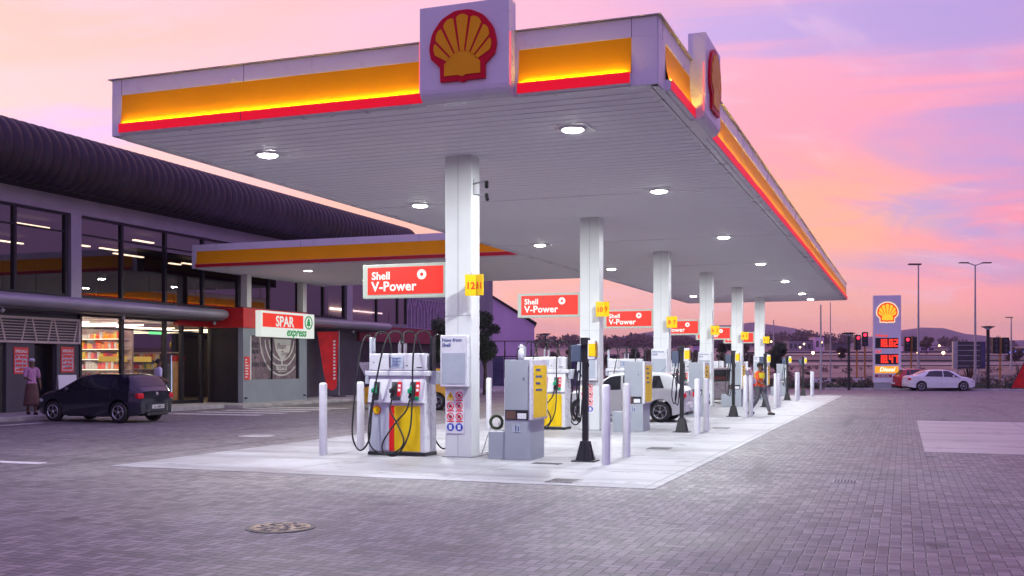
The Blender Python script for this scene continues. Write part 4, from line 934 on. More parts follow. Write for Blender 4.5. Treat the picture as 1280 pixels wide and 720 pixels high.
# air post: black post with pyramid foot
def airpost(label):
    o = thing('air_post', label, 'post', (-5.27, ISL[0] - .1, .006), 0, 'black air and water posts on the islands')
    MB().prism([(-.05, 0), (.05, 0), (.05, 2.1), (-.05, 2.1)], 'y', -.05, .05).build('post', 'black', o, bevel=.01)
    MB().add([(-.145, -.145, .02), (.145, -.145, .02), (.145, .145, .02), (-.145, .145, .02), (-.075, -.075, .36), (.075, -.075, .36), (.075, .075, .36), (-.075, .075, .36)], [(3, 2, 1, 0), (4, 5, 6, 7), (0, 1, 5, 4), (1, 2, 6, 5), (2, 3, 7, 6), (3, 0, 4, 7)]).build('foot', 'black', o, bevel=.008)
    q = MB()
    for a in (0, PI / 2, PI, -PI / 2): q.join(MB().prism([(-.14, .02), (-.06, .34), (-.09, .34), (-.165, .02)], 'y', -.012, .012).xf(T(0, 0, 0, a)))
    q.build('foot_rib', 'black', o)
    MB().box(-.21, .21, -.18, .18, 0, .02).build('base_plate', 'drain', o)
    MB().box(-.24, -.06, -.10, .10, 1.76, 2.06).build('air_unit', M.setdefault('unitblue', mat('grey_blue_unit', (.07, .09, .14), .4, 0, .06)), o, bevel=.015)
    MB().box(.06, .20, -.08, .08, 1.80, 2.14).build('unit_housing', 'pumpwhite', o, bevel=.015); MB().box(.201, .207, -.075, .07, 1.84, 2.10).box(.08, .20, -.085, -.081, 1.86, 2.08).build('yellow_label', 'yellow', o)
    MB().box(-.07, .07, -.09, .08, 2.06, 2.19).build('cap', 'black', o, bevel=.01)
    MB().tube(bez([(-.15, -.02, 1.76), (-.20, -.08, 1.4), (-.24, -.1, .95), (-.18, -.1, .72), (-.12, -.08, .95), (-.14, -.07, 1.3), (-.11, -.07, 1.6), (-.06, -.05, 1.5)], 6), .014, 6).tube(bez([(-.1, .05, 1.76), (-.15, .1, 1.2), (-.2, .12, .8), (-.12, .08, .7), (-.07, .05, 1.1)], 6), .014, 6).build('hose', 'rubber', o)
    MB().tube([(.04, -.065, 1.78), (.09, -.09, 1.70), (.05, -.065, 1.62)], .012, 6).build('hook', 'black', o)
    return o
ap0 = airpost('black air and water post with a flared foot on the nearest island')
for k in range(1, 6): dup(ap0, (-5.27, ISL[k] - .1, .006), 0, 'black air and water post with a flared foot on the %s island from the front' % ORD[k])
# white bollards
bo0 = None; names = {0: ('left end, in front of', -10.29, -.62), 1: ('left end, behind', -10.29, .80), 2: ('right end, front one of', -4.78, -.57), 3: ('right end, rear one of', -4.82, 1.05)}
for k in range(6):
    for q, (w_, bx, dv) in names.items():
        if k: dv = dv * .72 if dv > 0 else dv * 1.2
        lab = {0: 'white bollard at the left front corner of the %s pump island', 1: 'white bollard at the left rear corner of the %s pump island', 2: 'white bollard at the right front corner of the %s pump island', 3: 'white bollard at the right rear corner of the %s pump island'}[q] % ORD[k]
        if bo0 is None:
            bo0 = MB().lathe([(.075, 0), (.075, 1.33), (.068, 1.355), (.045, 1.37), (0.002, 1.372)], 20).build('bollard', 'bollard', loc=(bx, ISL[k] + dv, .006)); tag(bo0, lab, 'bollard', 'white bollards guarding the pump islands'); continue
        o_ = bo0.copy(); COL.objects.link(o_); o_.location = (bx + .02 * math.sin(k * 5 + q), ISL[k] + dv, .006); o_['label'] = lab
# drains and covers
def cover(name, x, y, w_, d_, lab, m='drain', group='drain covers', cat='drain cover'):
    o = thing(name, lab, cat, (x, y, .008 if x < -3.2 and y > 14 else .002), 0, group)
    MB().box(-w_ / 2, w_ / 2, -d_ / 2, d_ / 2, 0, .006).build('frame', 'kerb', o)
    q = MB(); n_ = int(w_ / .045)
    for k in range(n_): q.box(-w_ / 2 + .02 + k * .045, -w_ / 2 + .045 + k * .045, -d_ / 2 + .02, d_ / 2 - .02, .006, .011)
    q.build('grate', m, o)
cover('drain_cover', -4.66, 14.55, .44, .50, 'dark drain cover near the front right corner of the pale slab')
cover('drain_cover', -4.65, 20.9, .46, .52, 'dark drain cover on the slab between the nearest and second islands')
cover('drain_cover', -4.61, 28.3, .46, .52, 'dark drain cover on the slab between the second and third islands')
cover('drain_cover', -5.75, 17.0, .50, .26, 'dark drain cover at the foot of the nearest grey service cabinet')
cover('drain_cover', -.79, 15.99, .34, .34, 'small drain grate in the paving, nearest of the row right of the slab')
cover('drain_cover', -1.26, 21.8, .34, .34, 'small drain grate in the paving, middle of the row right of the slab')
cover('drain_cover', -1.28, 28.0, .34, .34, 'small drain grate in the paving, farthest of the row right of the slab')
mh = thing('manhole_cover', 'round weathered brown manhole cover in the foreground paving', 'manhole cover', (-6.1, 9.34, .001), 0)
MB().lathe([(.36, 0), (.36, .008), (.32, .009), (.0005, .009)], 40, smooth=False).build('frame', 'drain', mh)
q = MB(); q.lathe([(.315, .010), (.315, .013), (.0005, .0132)], 40, smooth=False)
mp_ = q.build('lid', 'manhole', mh); q = MB(); random.seed(5)
for a in range(-6, 7):
    for b in range(-6, 7):
        x_, y_ = a * .045, b * .045
        if x_ * x_ + y_ * y_ < .075 and random.random() < .45: q.box(x_ - .018, x_ + .018, y_ - .018, y_ + .018, .0132, .016)
q.build('hole', 'ink', mh)
o = MB().lathe([(.42, 0), (.42, .006), (.0005, .0065)], 40, (0, 0, 0), smooth=False).build('manhole_cover', 'kerb', loc=(-14.6, 21.3, .002)); tag(o, 'round pale concrete cover in the paving left of the slab', 'manhole cover')
# ================================================================ CARS
def smooth_curve(xs_, ys_, L, w_=.10):
    X_ = np.linspace(-L / 2 - .5, L / 2 + .5, 600); Y_ = np.interp(X_, xs_, ys_); n = max(3, int(w_ / (X_[1] - X_[0]))); ker = np.hanning(n + 2); ker /= ker.sum()
    Yp = np.pad(Y_, n, mode='edge'); Ys = np.convolve(Yp, ker, 'same')[n:-n]; return lambda x: float(np.interp(x, X_, Ys))
def car(label, paint, loc, heading, L=3.97, W=1.68, H=1.46, kind='hatch', cat='car', group=None, plate=None):
    """local +x = front. heading = world angle of +x"""
    o = thing('parked_car', label, cat, loc, heading, group); hl = L / 2
    wb = .622 * L; ov = (L - wb) / 2; wf = hl - ov * 1.03; wr = -hl + ov * .97; wrad = .31
    if kind == 'hatch': top = [(-hl, .92), (-hl + .08, 1.02), (-hl + .42, H - .07), (-hl + .75, H - .01), (-hl + 1.7, H), (-hl + 2.25, H - .06), (hl - .98, 1.0), (hl - .55, .93), (hl - .12, .78), (hl, .62)]
    else: top = [(-hl, .88), (-hl + .08, 1.02), (-hl + .48, 1.06), (-hl + 1.25, H - .06), (-hl + 1.75, H), (-hl + 2.5, H - .01), (-hl + 2.95, H - .09), (hl - .98, .98), (hl - .55, .92), (hl - .12, .76), (hl, .60)]
    belt = [(-hl, .84), (-hl + .10, .93), (-hl + .5, .97), (0, .93), (hl - 1.0, .90), (hl - .5, .84), (hl - .12, .70), (hl, .56)]
    ft = smooth_curve([p[0] for p in top], [p[1] for p in top], L, .16); fb_ = smooth_curve([p[0] for p in belt], [p[1] for p in belt], L, .16)
    wfac = smooth_curve([-hl, -hl + .1, -hl + .35, -hl + .8, hl - .9, hl - .35, hl - .1, hl], [.80, .90, .97, 1.0, 1.0, .94, .82, .66], L, .14)
    def tw(x):                                    # half width at the roof rail / bonnet edge
        e = min(1, max(0, (ft(x) - fb_(x) - .05) / .40)); return W / 2 * wfac(x) * (.93 - .17 * e)
    def zb(x):
        z = .20 + .08 * max(0, (abs(x) - hl + .35) / .35)
        for wx in (wf, wr):
            d = abs(x - wx)
            if d < wrad + .055: z = max(z, wrad + math.sqrt(max(0, (wrad + .055) ** 2 - d * d)))
        return z
    def side(x, t):                               # t 0 belt .. 1 roof rail
        hw = W / 2 * wfac(x); zbt, zt2 = fb_(x), max(fb_(x) + .012, ft(x) - .035); w2 = tw(x)
        return (x, (hw - .012) + (w2 - hw + .012) * (t ** 1.15), zbt + (zt2 - zbt) * t)
    def ring(x):
        hw = W / 2 * wfac(x); b = zb(x); bl_ = fb_(x); p = [(x, 0, b), (x, hw * .55, b), (x, hw * .93, b), (x, hw * .975, b + .015)]
        for f_ in (.25, .45, .62, .75, .88): 
            z = .20 + (bl_ - .20) * f_; bulge = {.25: .985, .45: 1.0, .62: 1.0, .75: .988, .88: .992}[f_]; p.append((x, hw * bulge, max(z, b + .02 + .012 * f_)))
        p.append((x, hw * .985, bl_ - .015))
        for t in (0.03, .25, .5, .75, .93): p.append(side(x, t))
        w2 = tw(x); z2 = max(bl_ + .012, ft(x) - .035); top_ = ft(x)
        p.append((x, w2 * .95, z2 + (top_ - z2) * .6)); p.append((x, w2 * .8, top_ - .006)); p.append((x, w2 * .4, top_ + .008)); p.append((x, 0, top_ + .012)); return p
    st = sorted(set([round(q, 3) for q in list(np.linspace(-hl, hl, 46)) + [wx + (wrad + .056) * math.cos(R(a)) for wx in (wf, wr) for a in range(0, 181, 12)]]))
    rs = [ring(x) for x in st]; n = len(rs[0]); vs = []; fs = []
    for r_ in rs: vs += r_ + [(x, -y, z) for x, y, z in r_]
    N = 2 * n
    for i in range(len(st) - 1):
        for k in range(n - 1):
            a = i * N + k; fs.append((a, a + 1, a + N + 1, a + N)); b = a + n; fs.append((b, b + N, b + N + 1, b + 1))
    for i, fl in ((0, 1), (len(st) - 1, 0)):
        for k in range(n - 1):
            a = i * N + k; q_ = (a, a + n, a + n + 1, a + 1); fs.append(q_[::-1] if fl else q_)
    body = MB().add(vs, fs, True).build('body', paint, o); wl = body.modifiers.new('w', 'WELD'); wl.merge_threshold = .0006
    es_ = body.modifiers.new('e', 'EDGE_SPLIT'); es_.split_angle = R(50)
    # glass: offset patches of the same surface
    def sidewin(xb0, xb1, xt0, xt1, t0=.06, t1=.90, nm='side_window'):
        for s_ in (1, -1):
            def fn(u_, v_):
                t = t0 + (t1 - t0) * v_; x = (xb0 + (xb1 - xb0) * u_) * (1 - v_) + (xt0 + (xt1 - xt0) * u_) * v_; p = side(x, t); return (p[0], s_ * (p[1] + .006), p[2] + .003)
            MB().grid(fn, 10, 6).build(nm, 'autoglass', o)
    def topwin(xa, xb_, nm):
        def fn(u_, v_):
            x = xa + (xb_ - xa) * u_; w2 = tw(x) * .90; y = (2 * v_ - 1) * w2; bl_ = fb_(x); z = ft(x) - .004 + .012 * (1 - (2 * v_ - 1) ** 2) - .012 * (abs(2 * v_ - 1) ** 6)
            e = .001; sl_ = (ft(x + .02) - ft(x - .02)) / .04; nl = math.sqrt(1 + sl_ * sl_); return (x - sl_ / nl * .010, y, z + .010 / nl)
        MB().grid(fn, 14, 10).build(nm, 'autoglass', o)
    if kind == 'hatch':
        sidewin(-.05, .98 * wf - .10, -.02, .45, nm='side_window'); sidewin(-.92, -.12, -.95, -.09); sidewin(-1.38, -1.0, -1.22, -1.02, .1, .86)
        topwin(hl - 1.08, -hl + 2.32, 'windscreen'); topwin(-hl + .13, -hl + .44, 'rear_window')
    else:
        sidewin(.05, .98 * wf - .12, .05, .46, .03, .93); sidewin(-1.2, -.02, -.86, -.0, .03, .93); topwin(hl - 1.15, -hl + 2.85, 'windscreen'); topwin(-hl + .62, -hl + 1.2, 'rear_window')
    # underside filler, trims, wheels
    MB().box(wr + .42, wf - .42, -W / 2 + .16, W / 2 - .16, .17, .42).box(-hl + .18, hl - .2, -.45, .45, .20, .5).build('underbody', 'plastic', o)
    for x_, s_, nm in ((hl, 1, 'front_bumper'), (-hl, -1, 'rear_bumper')):
        hw = W / 2 * (.80 if s_ > 0 else .86)
        q = MB().prism([(x_ - s_ * .30, -hw - .07), (x_ - s_ * .06, -hw + .05), (x_ + s_ * .03, -hw * .6), (x_ + s_ * .05, 0), (x_ + s_ * .03, hw * .6), (x_ - s_ * .06, hw - .05), (x_ - s_ * .30, hw + .07)], 'z', .30, .58)
        q.build(nm, paint, o, bevel=.03)
        MB().box(min(x_ + s_ * .045, x_ - s_ * .1), max(x_ + s_ * .045, x_ - s_ * .1), -hw * .62, hw * .62, .215, .31).build('bumper_insert', 'plastic', o, bevel=.01)
    if 1:
        MB().box(-hl - .068, -hl - .045, -.26, .26, .42, .53).build('number_plate', 'plate', o); 
        if plate: text(plate, .095, .003, 'CENTER', .002).xf(T(-hl - .071, 0, .44, -PI / 2)).build('lettering', 'ink', o)
        MB().box(hl + .035, hl + .06, -.26, .26, .36, .47).build('number_plate', 'plate', o)
    zc = .80 if kind == 'hatch' else .80
    for s_ in (1, -1):
        yy = s_ * W / 2 * .80
        MB().box(-.10, .17, -.11, .11, -.085, .085).xf(T(-hl + .075, yy * .99, zc, s_ * -.30)).build('tail_light', 'taillight', o, bevel=.045)
        MB().ball((0, 0, 0), 1, 14, 9, (.20, .13, .085)).xf(T(hl - .25, yy * .96, .64, -s_ * .45)).build('headlight', 'headlight', o)
        MB().ball((0, 0, 0), 1, 10, 7, (.07, .10, .075)).box(-.03, .03, -s_ * .12 - .02, -s_ * .12 + .02, -.03, .02).xf(T(.30 * hl, s_ * (W / 2 + .06), .98)).build('wing_mirror', paint, o)
        for x_ in (-.02, -.88): MB().box(x_ - .10, x_ + .06, s_ * (W / 2 - .012) - .022, s_ * (W / 2 - .012) + .022, .77, .80).build('door_handle', paint, o, bevel=.008)
        sm_ = MB()
        for x_ in (.95 * wf - .20, -.10, -.98): 
            zt_ = fb_(x_) - .03; sm_.box(x_ - .004, x_ + .004, s_ * W / 2 * .985 - .012, s_ * W / 2 * 1.0 + .0015, .30 if abs(x_ - wr) > .42 else .72, zt_)
        sm_.build('door_gap', 'plastic', o)
    if kind == 'hatch': MB().lathe([(.055, 0), (.05, -.012), (.0, -.014)], 16, (0, 0, 0), 'x').xf(T(-hl - .015, 0, .86)).build('badge', 'chrome', o)
    MB().tube([(-hl + .85, 0, H), (-hl + .70, 0, H + .16)], .006, 5).build('aerial', 'plastic', o)
    wn = 0
    for wx in (wf, wr):
        for s_ in (1, -1):
            y0 = s_ * (W / 2 - .11)
            wh = MB().lathe([(wrad - .10, -.10), (wrad - .03, -.105), (wrad, -.07), (wrad, .07), (wrad - .03, .105), (wrad - .10, .10)], 28, (0, 0, 0), 'y', cap=False).xf(T(wx, y0, wrad)).build('wheel', 'rubber', o)
            rm2 = MB()
            for k in range(5):
                a = 2 * PI * k / 5 + .3
                for da in (-.16, .16): rm2.prism([(.04 * math.cos(a), .04 * math.sin(a)), (.19 * math.cos(a + da - .06), .19 * math.sin(a + da - .06)), (.19 * math.cos(a + da + .06), .19 * math.sin(a + da + .06))], 'y', .0, .022)
            for m_, nm, mt_ in ((MB().lathe([(.182, -.03), (.182, -.02), (.0005, -.02)], 20, (0, 0, 0), 'y'), 'brake_well', 'plastic'), (MB().lathe([(.212, .0), (.212, .03), (.192, .034), (.185, .0)], 24, (0, 0, 0), 'y', cap=False).join(rm2).join(MB().lathe([(.05, 0), (.045, .03), (.0005, .032)], 12, (0, 0, 0), 'y')), 'rim', 'chrome')):
                m_.v = [(x + wx, y0 + s_ * (y + .075), z + wrad) for x, y, z in m_.v]; m_.build(nm, mt_, wh)
    return o
def paintm(name, rgb, rough=.28, metal=.3): return mat(name, rgb, rough, metal, .03, .6, coat=1.0)
M['p_dark'] = paintm('paint_dark_blue_grey', (.009, .010, .024), .2); M['p_white'] = paintm('paint_white', (.66, .68, .68), .3, 0); M['p_grey'] = paintm('paint_dark_grey', (.06, .065, .075))
M['p_mauve'] = paintm('paint_silver_mauve', (.30, .26, .30), .3, .4); M['p_yellow'] = paintm('paint_yellow', (.75, .40, .02), .3, 0); M['p_red'] = paintm('paint_red', (.45, .015, .02), .3, .1); M['p_pearl'] = paintm('paint_pearl_white', (.80, .80, .84), .25, 0)
car('dark blue-grey hatchback parked nose-in to the shop kerb', 'p_dark', (-22.98, 25.5, 0), PI, 3.97, 1.68, 1.46, plate='CA 548213')
car('white hatchback at the second island behind a grey service cabinet', 'p_white', (-8.05, 31.45, .006), PI, 3.95, 1.66, 1.50)
car('dark grey hatchback beyond the white hatchback under the canopy', 'p_grey', (-8.9, 39.6, .006), 0, 3.9, 1.66, 1.46)
car('silver-mauve hatchback at the far pumps behind the third grey cabinet', 'p_mauve', (-8.1, 47.9, .006), PI, 4.0, 1.72, 1.6)
car('yellow hatchback parked beyond the nearest fuel pump', 'p_yellow', (-18.0, 37.0, 0), PI, 4.25, 1.75, 1.6)
wx, wy = at(1173, 70.5); car('white sedan at the far kerb beside the price tower', 'p_pearl', (wx, wy, 0), R(YAW) - R(3), 4.42, 1.78, 1.42, 'sedan')
wx, wy = at(1143, 73.3); car('red hatchback partly hidden behind the white sedan', 'p_red', (wx, wy, 0), R(YAW) + R(20), 3.7, 1.66, 1.48)

# ================================================================ PEOPLE
def skin_mesh(name, joints, bones, m, parent, sub=2):
    ks = list(joints); me = bpy.data.meshes.new(name); me.from_pydata([joints[k][0] for k in ks], [(ks.index(a), ks.index(b)) for a, b in bones], []); me.materials.append(M[m])
    o = bpy.data.objects.new(name, me); COL.objects.link(o); o.parent = parent
    md = o.modifiers.new('skin', 'SKIN'); md.use_smooth_shade = True
    for i, k in enumerate(ks):
        r_ = joints[k][1]; d = me.skin_vertices[0].data[i]; d.radius = r_ if isinstance(r_, tuple) else (r_, r_); d.use_root = (i == 0)
    sb_ = o.modifiers.new('sub', 'SUBSURF'); sb_.levels = sub; sb_.render_levels = sub; return o
def person(label, loc, rz, pose, top, legs, shoe='shoe', cap=None, band=None, hair=True, skirt=None, head=True):
    """pose: dict of joint -> (x,y,z); facing local -y; z up from the ground"""
    p = thing('person', label, 'person', loc, rz)
    J = {'pelvis': ((0, 0, .98), (.135, .10)), 'waist': ((0, 0, 1.10), (.125, .09)), 'chest': ((0, 0, 1.30), (.155, .105)), 'neckb': ((0, 0, 1.46), (.075, .065)), 'neck': ((0, -.01, 1.53), .052), 'jaw': ((0, -.03, 1.60), (.066, .075)), 'head': ((0, -.015, 1.68), (.078, .092)), 'crown': ((0, -.005, 1.745), (.062, .072)),
         'shL': ((.175, 0, 1.43), .062), 'elL': ((.23, .02, 1.16), .042), 'wrL': ((.25, -.04, .93), .029), 'shR': ((-.175, 0, 1.43), .062), 'elR': ((-.23, .02, 1.16), .042), 'wrR': ((-.25, -.04, .93), .029),
         'hpL': ((.09, 0, .92), .092), 'knL': ((.10, -.01, .50), .058), 'anL': ((.10, .01, .09), .040), 'hpR': ((-.09, 0, .92), .092), 'knR': ((-.10, -.01, .50), .058), 'anR': ((-.10, .01, .09), .040)}
    for k, v in pose.items(): J[k] = (v, J[k][1])
    def ext(a, b, l): a, b = Vector(a), Vector(b); return tuple(b + (b - a).normalized() * l)
    for S in 'LR':
        J['hd' + S] = (ext(J['el' + S][0], J['wr' + S][0], .07), (.034, .020)); an = J['an' + S][0]; J['toe' + S] = ((an[0], an[1] - .17, max(.03, an[2] - .055)), (.036, .026))
    B = [('pelvis', 'waist'), ('waist', 'chest'), ('chest', 'neckb'), ('neckb', 'neck'), ('neck', 'jaw'), ('jaw', 'head'), ('head', 'crown')]
    for S in 'LR': B += [('neckb', 'sh' + S), ('sh' + S, 'el' + S), ('el' + S, 'wr' + S), ('wr' + S, 'hd' + S), ('pelvis', 'hp' + S), ('hp' + S, 'kn' + S), ('kn' + S, 'an' + S), ('an' + S, 'toe' + S)]
    body = skin_mesh('body', J, B, 'skin', p)
    # fingers: four short chains and a thumb, growing from each palm
    for S, sg2 in (('L', 1), ('R', -1)):
        h = Vector(J['hd' + S][0]); d = (h - Vector(J['wr' + S][0])).normalized(); sd_ = Vector((0, -1, 0)).cross(d).normalized(); fr = d.cross(sd_).normalized(); fm = MB()
        for q, ln in zip((-.024, -.008, .008, .024), (.058, .070, .066, .05)):
            a = h + fr * q + d * .015; fm.tube([a, a + d * ln * .55, a + d * ln * .9 + Vector((-sg2 * .014, -.002, 0))], [.0095, .0085, .006], 6)
        a = h - d * .02 + fr * -.028; fm.tube([a, a + d * .03 + fr * -.022, a + d * .058 + fr * -.024], [.011, .0095, .007], 6)
        fm.build('fingers', 'skin', p)
    hx = Vector(J['head'][0])
    MB().ball(tuple(hx + Vector((0, -.098, -.012))), .013, 8, 6, (1, 1.3, 1.5)).ball(tuple(hx + Vector((.083, .0, -.01))), .02, 8, 6, (.4, 1, 1.5)).ball(tuple(hx + Vector((-.083, .0, -.01))), .02, 8, 6, (.4, 1, 1.5)).build('nose_and_ears', 'skin', p)
    MB().ball(tuple(hx + Vector((.03, -.088, .012))), .010, 8, 6).ball(tuple(hx + Vector((-.03, -.088, .012))), .010, 8, 6).build('eyes', 'ink', p); MB().ball(tuple(hx + Vector((0, -.092, -.058))), .02, 8, 5, (1.1, .4, .3)).build('mouth', 'brown', p)
    if hair: MB().ball(tuple(hx + Vector((0, .018, .028))), .100, 14, 10, (.90, 1.0, .95)).build('hair', 'hair', p)
    if cap:
        MB().ball(tuple(hx + Vector((0, .006, .045))), .104, 14, 10, (.9, 1.02, .72)).build('cap', cap, p); MB().prism([(-.075, -.06), (.075, -.06), (.055, -.19), (-.055, -.19)], 'z', 0, .012).xf(T(hx[0], hx[1] + .006, hx[2] + .05)).build('cap_peak', cap, p, bevel=.004)
    TJ = {k: (v[0], tuple(q + .016 for q in v[1]) if isinstance(v[1], tuple) else v[1] + .016) for k, v in J.items() if k in ('pelvis', 'waist', 'chest', 'neckb', 'shL', 'elL', 'shR', 'elR')}
    TJ['hem'] = ((J['pelvis'][0][0], J['pelvis'][0][1], J['pelvis'][0][2] - .07), (.155, .118)); order = {'waist': TJ['waist'], **TJ}
    skin_mesh('shirt', order, [('waist', 'pelvis'), ('pelvis', 'hem'), ('waist', 'chest'), ('chest', 'neckb'), ('neckb', 'shL'), ('shL', 'elL'), ('neckb', 'shR'), ('shR', 'elR')], top, p)
    if band:
        MB().lathe([(.196, -.10), (.205, -.05), (.205, .04), (.196, .09)], 20, (0, 0, 0)).xf(T(J['chest'][0][0], J['chest'][0][1], J['chest'][0][2] + .06) @ Matrix.Diagonal((1.0, .74, 1, 1))).build('vest_band', band, p)
    LJ = {k: (v[0], tuple(q + .014 for q in v[1]) if isinstance(v[1], tuple) else v[1] + .018) for k, v in J.items() if k in ('pelvis', 'hpL', 'knL', 'anL', 'hpR', 'knR', 'anR')}
    if skirt: MB().lathe([(.15, .0), (.19, -.15), (.24, -.62), (.25, -.72), (.2, -.72)], 20, (0, 0, 1.0)).build('skirt', skirt, p)
    else: skin_mesh('trousers', LJ, [('pelvis', 'hpL'), ('hpL', 'knL'), ('knL', 'anL'), ('pelvis', 'hpR'), ('hpR', 'knR'), ('knR', 'anR')], legs, p)
    for S in 'LR':
        an = J['an' + S][0]; z0 = max(0, an[2] - .09)
        MB().prism([(-.045, .07), (.045, .07), (.05, -.10), (.035, -.20), (-.035, -.20), (-.05, -.10)], 'z', z0, z0 + .075).xf(T(an[0], an[1], 0)).build('shoe', shoe, p, bevel=.025)
    return p
# attendant walking right past the far bollards: facing +x-ish with one leg trailing
person('person in orange and yellow hi-vis top and grey trousers walking by bollards', (-4.55, 36.0, .006), R(62),
       {'knL': (.09, -.20, .52), 'anL': (.09, -.34, .12), 'knR': (-.09, .06, .51), 'anR': (-.09, .36, .14), 'elL': (.22, .14, 1.18), 'wrL': (.22, .10, .95), 'elR': (-.22, -.10, 1.18), 'wrR': (-.20, -.30, 1.06)}, 'orange', 'trouser', cap='hair', band='hvyellow')
person('person in pink top, long brown skirt and pale cap on the shop pavement', (-25.95, 25.6, .14), R(60), {'elR': (-.22, -.06, 1.17), 'wrR': (-.16, -.28, 1.12), 'anL': (.08, -.12, .09), 'anR': (-.08, .14, .10)}, 'pinktop', 'brown', cap='posterpale', skirt='brown')
px_, py_ = at(198, 35.6); person('person in a white shirt standing behind the dark hatchback', (px_, py_, .14), R(150), {'wrL': (.18, -.22, 1.05), 'wrR': (-.18, -.22, 1.05)}, 'whitetop', 'trouser')
px_, py_ = at(793.5, 28.6); person('person in an orange cap standing behind the second grey cabinet', (px_, py_, .006), R(200), {}, 'orange', 'trouser', cap='orange')
# ================================================================ PRICE TOWER
tx, ty = at(1108.5, 73.0)
to = thing('price_tower', 'tall white price tower with a glowing scallop emblem and red digits', 'price sign', (tx, ty, 0), R(YAW) - R(12))
MB().box(-.92, .92, -.24, .24, .5, 6.62).build('tower_body', M.setdefault('towerw', mat('tower_white', (.76, .76, .84), .35, 0, .03, .8)), to, bevel=.03)
MB().box(-.85, .85, -.2, .2, 0, .5).build('plinth', 'grey', to)
M['ylit'] = emis('lit_scallop_yellow', (1.0, .50, .02), 1.0); M['rlit'] = emis('lit_scallop_red', (1.0, .06, .01), .8); M['halo'] = emis('lit_scallop_halo', (1.0, .72, .42), 1.0)
pecten(to, 1.36, 0, -.245, 5.42, 0, .05, 'rlit', 'ylit', 'halo')
M['ledred'] = emis('red_led_digits', (1.0, .03, .012), 1.6)
SEG = {'0': 'abcdef', '1': 'bc', '2': 'abged', '4': 'fgbc', '7': 'abc', '8': 'abcdefg'}
def digits(s_, x, z, h, parent):
    w_ = h * .50; t_ = h * .17; mb = MB()
    for ch in s_:
        if ch == '.': mb.box(x - .05, x + .02, -.262, -.258, z, z + t_); x += .07; continue
        R_ = {'a': (0, w_, h - t_, h), 'd': (0, w_, 0, t_), 'g': (0, w_, h / 2 - t_ / 2, h / 2 + t_ / 2), 'f': (0, t_, h / 2, h), 'e': (0, t_, 0, h / 2), 'b': (w_ - t_, w_, h / 2, h), 'c': (w_ - t_, w_, 0, h / 2)}
        for q in SEG[ch]: a = R_[q]; mb.box(x + a[0], x + a[1], -.262, -.258, z + a[2], z + a[3])
        x += w_ + .05
    return mb.build('digits', 'ledred', parent)
for z, num, lab in ((2.92, '18.82', 'V-Power'), (1.80, '18.47', 'ULP')):
    MB().box(-.80, .72, -.256, -.24, z, z + .72).build('display_panel', 'black', to); digits(num, -.60, z + .09, .54, to)
    text(lab, .24, .008, 'LEFT', .003).xf(T(-.80, -.252, z + .80)).build('lettering', 'rlit', to)
MB().box(-.82, .74, -.256, -.24, 1.18, 1.66).build('shop_panel', M.setdefault('orlit', emis('lit_orange_panel', (1.0, .36, .02), .95)), to); text('Diesel', .40, .010, 'CENTER', .003, .25).xf(T(-.02, -.26, 1.30)).build('lettering', M.setdefault('whlit', emis('lit_white', (1, .9, .7), 1.2)), to)
MB().box(-.82, .30, -.256, -.24, .88, 1.08).build('lower_panel', M.setdefault('dkred', mat('dark_red_panel', (.35, .03, .06), .5, 0, .1)), to); text('24 HOURS', .16, .004, 'CENTER', .003).xf(T(-.26, -.26, .92)).build('lettering', 'paper', to)

# ================================================================ MASTS, LAMPS, SIGNALS, SIGNS
def mast(name, px, d, ytop, r, lab, heads=0, lit=False, m='galv', group=None):
    x, y = at(px, d); z0 = zt_of(d); h = zat(ytop, d) - z0; o = thing(name, lab, 'lamp post' if heads is not None else 'mast', (x, y, z0), R(YAW), group)
    MB().tube([(0, 0, -.1), (0, 0, h * .5), (0, 0, h)], [r, r * .8, r * .5], 8).build('pole', m, o)
    if heads == 2:
        for s_ in (-1, 1):
            MB().tube([(0, 0, h - .05), (s_ * .5, 0, h + .12), (s_ * .8, 0, h + .16)], .04, 6).build('arm', m, o); MB().box(.55, 1.25, -.15, .15, h + .12, h + .2).xf(T(0, 0, 0, 0 if s_ > 0 else PI)).build('lamp_head', 'dgrey', o)
    elif heads == 1:
        MB().box(-.8, .2, -.15, .15, h - .02, h + .1).build('lamp_head', 'dgrey', o)
    if lit:
        MB().ball((-.3, 0, h - .12), .22, 10, 7, (1, 1, .6)).build('lamp_glow', M['sodium'], o)
    return o
M['sodium'] = emis('sodium_lamp', (1.0, .62, .28), 7.0); M['whitelamp'] = emis('white_lamp', (1.0, .9, .75), 6.0)
mast('lamp_post', 1148, 84, 331, .11, 'tall grey lamp post with a single head right of the price tower', 1)
mast('lamp_post', 1219, 82, 331, .11, 'tall grey lamp post with a double head above the white sedan', 2)
mast('flag_mast', 1026, 70.5, 381, .09, 'bare silver mast at the far kerb, thicker of the pair under the canopy corner', None); mast('flag_mast', 1038, 92, 378, .07, 'bare thin grey mast, farther of the pair under the canopy corner', None)
mast('mast', 967, 240, 400, .22, 'thin distant mast above the tree line beside the last column', None); mast('lamp_post', 1264, 150, 397, .16, 'distant lamp post at the right edge of the view', 1)
mast('lamp_post', 1125, 260, 401, .14, 'distant street lamp glowing behind the price tower', 1, True)
def topper(px, d, ytop, lab, r=.05):
    x, y = at(px, d); h = zat(ytop, d); o = thing('post_top_lamp', lab, 'lamp post', (x, y, 0), R(YAW), 'black post-top lamps round the lot')
    MB().tube([(0, 0, 0), (0, 0, h - .25)], r, 10).build('pole', 'black', o); MB().lathe([(.06, h - .3), (.16, h - .12), (.42, h - .05), (.44, h), (.02, h + .03)], 18).build('lamp_head', 'black', o); MB().lathe([(.05, h - .27), (.30, h - .085), (.05, h - .08)], 14).build('lens', 'pale', o); return o
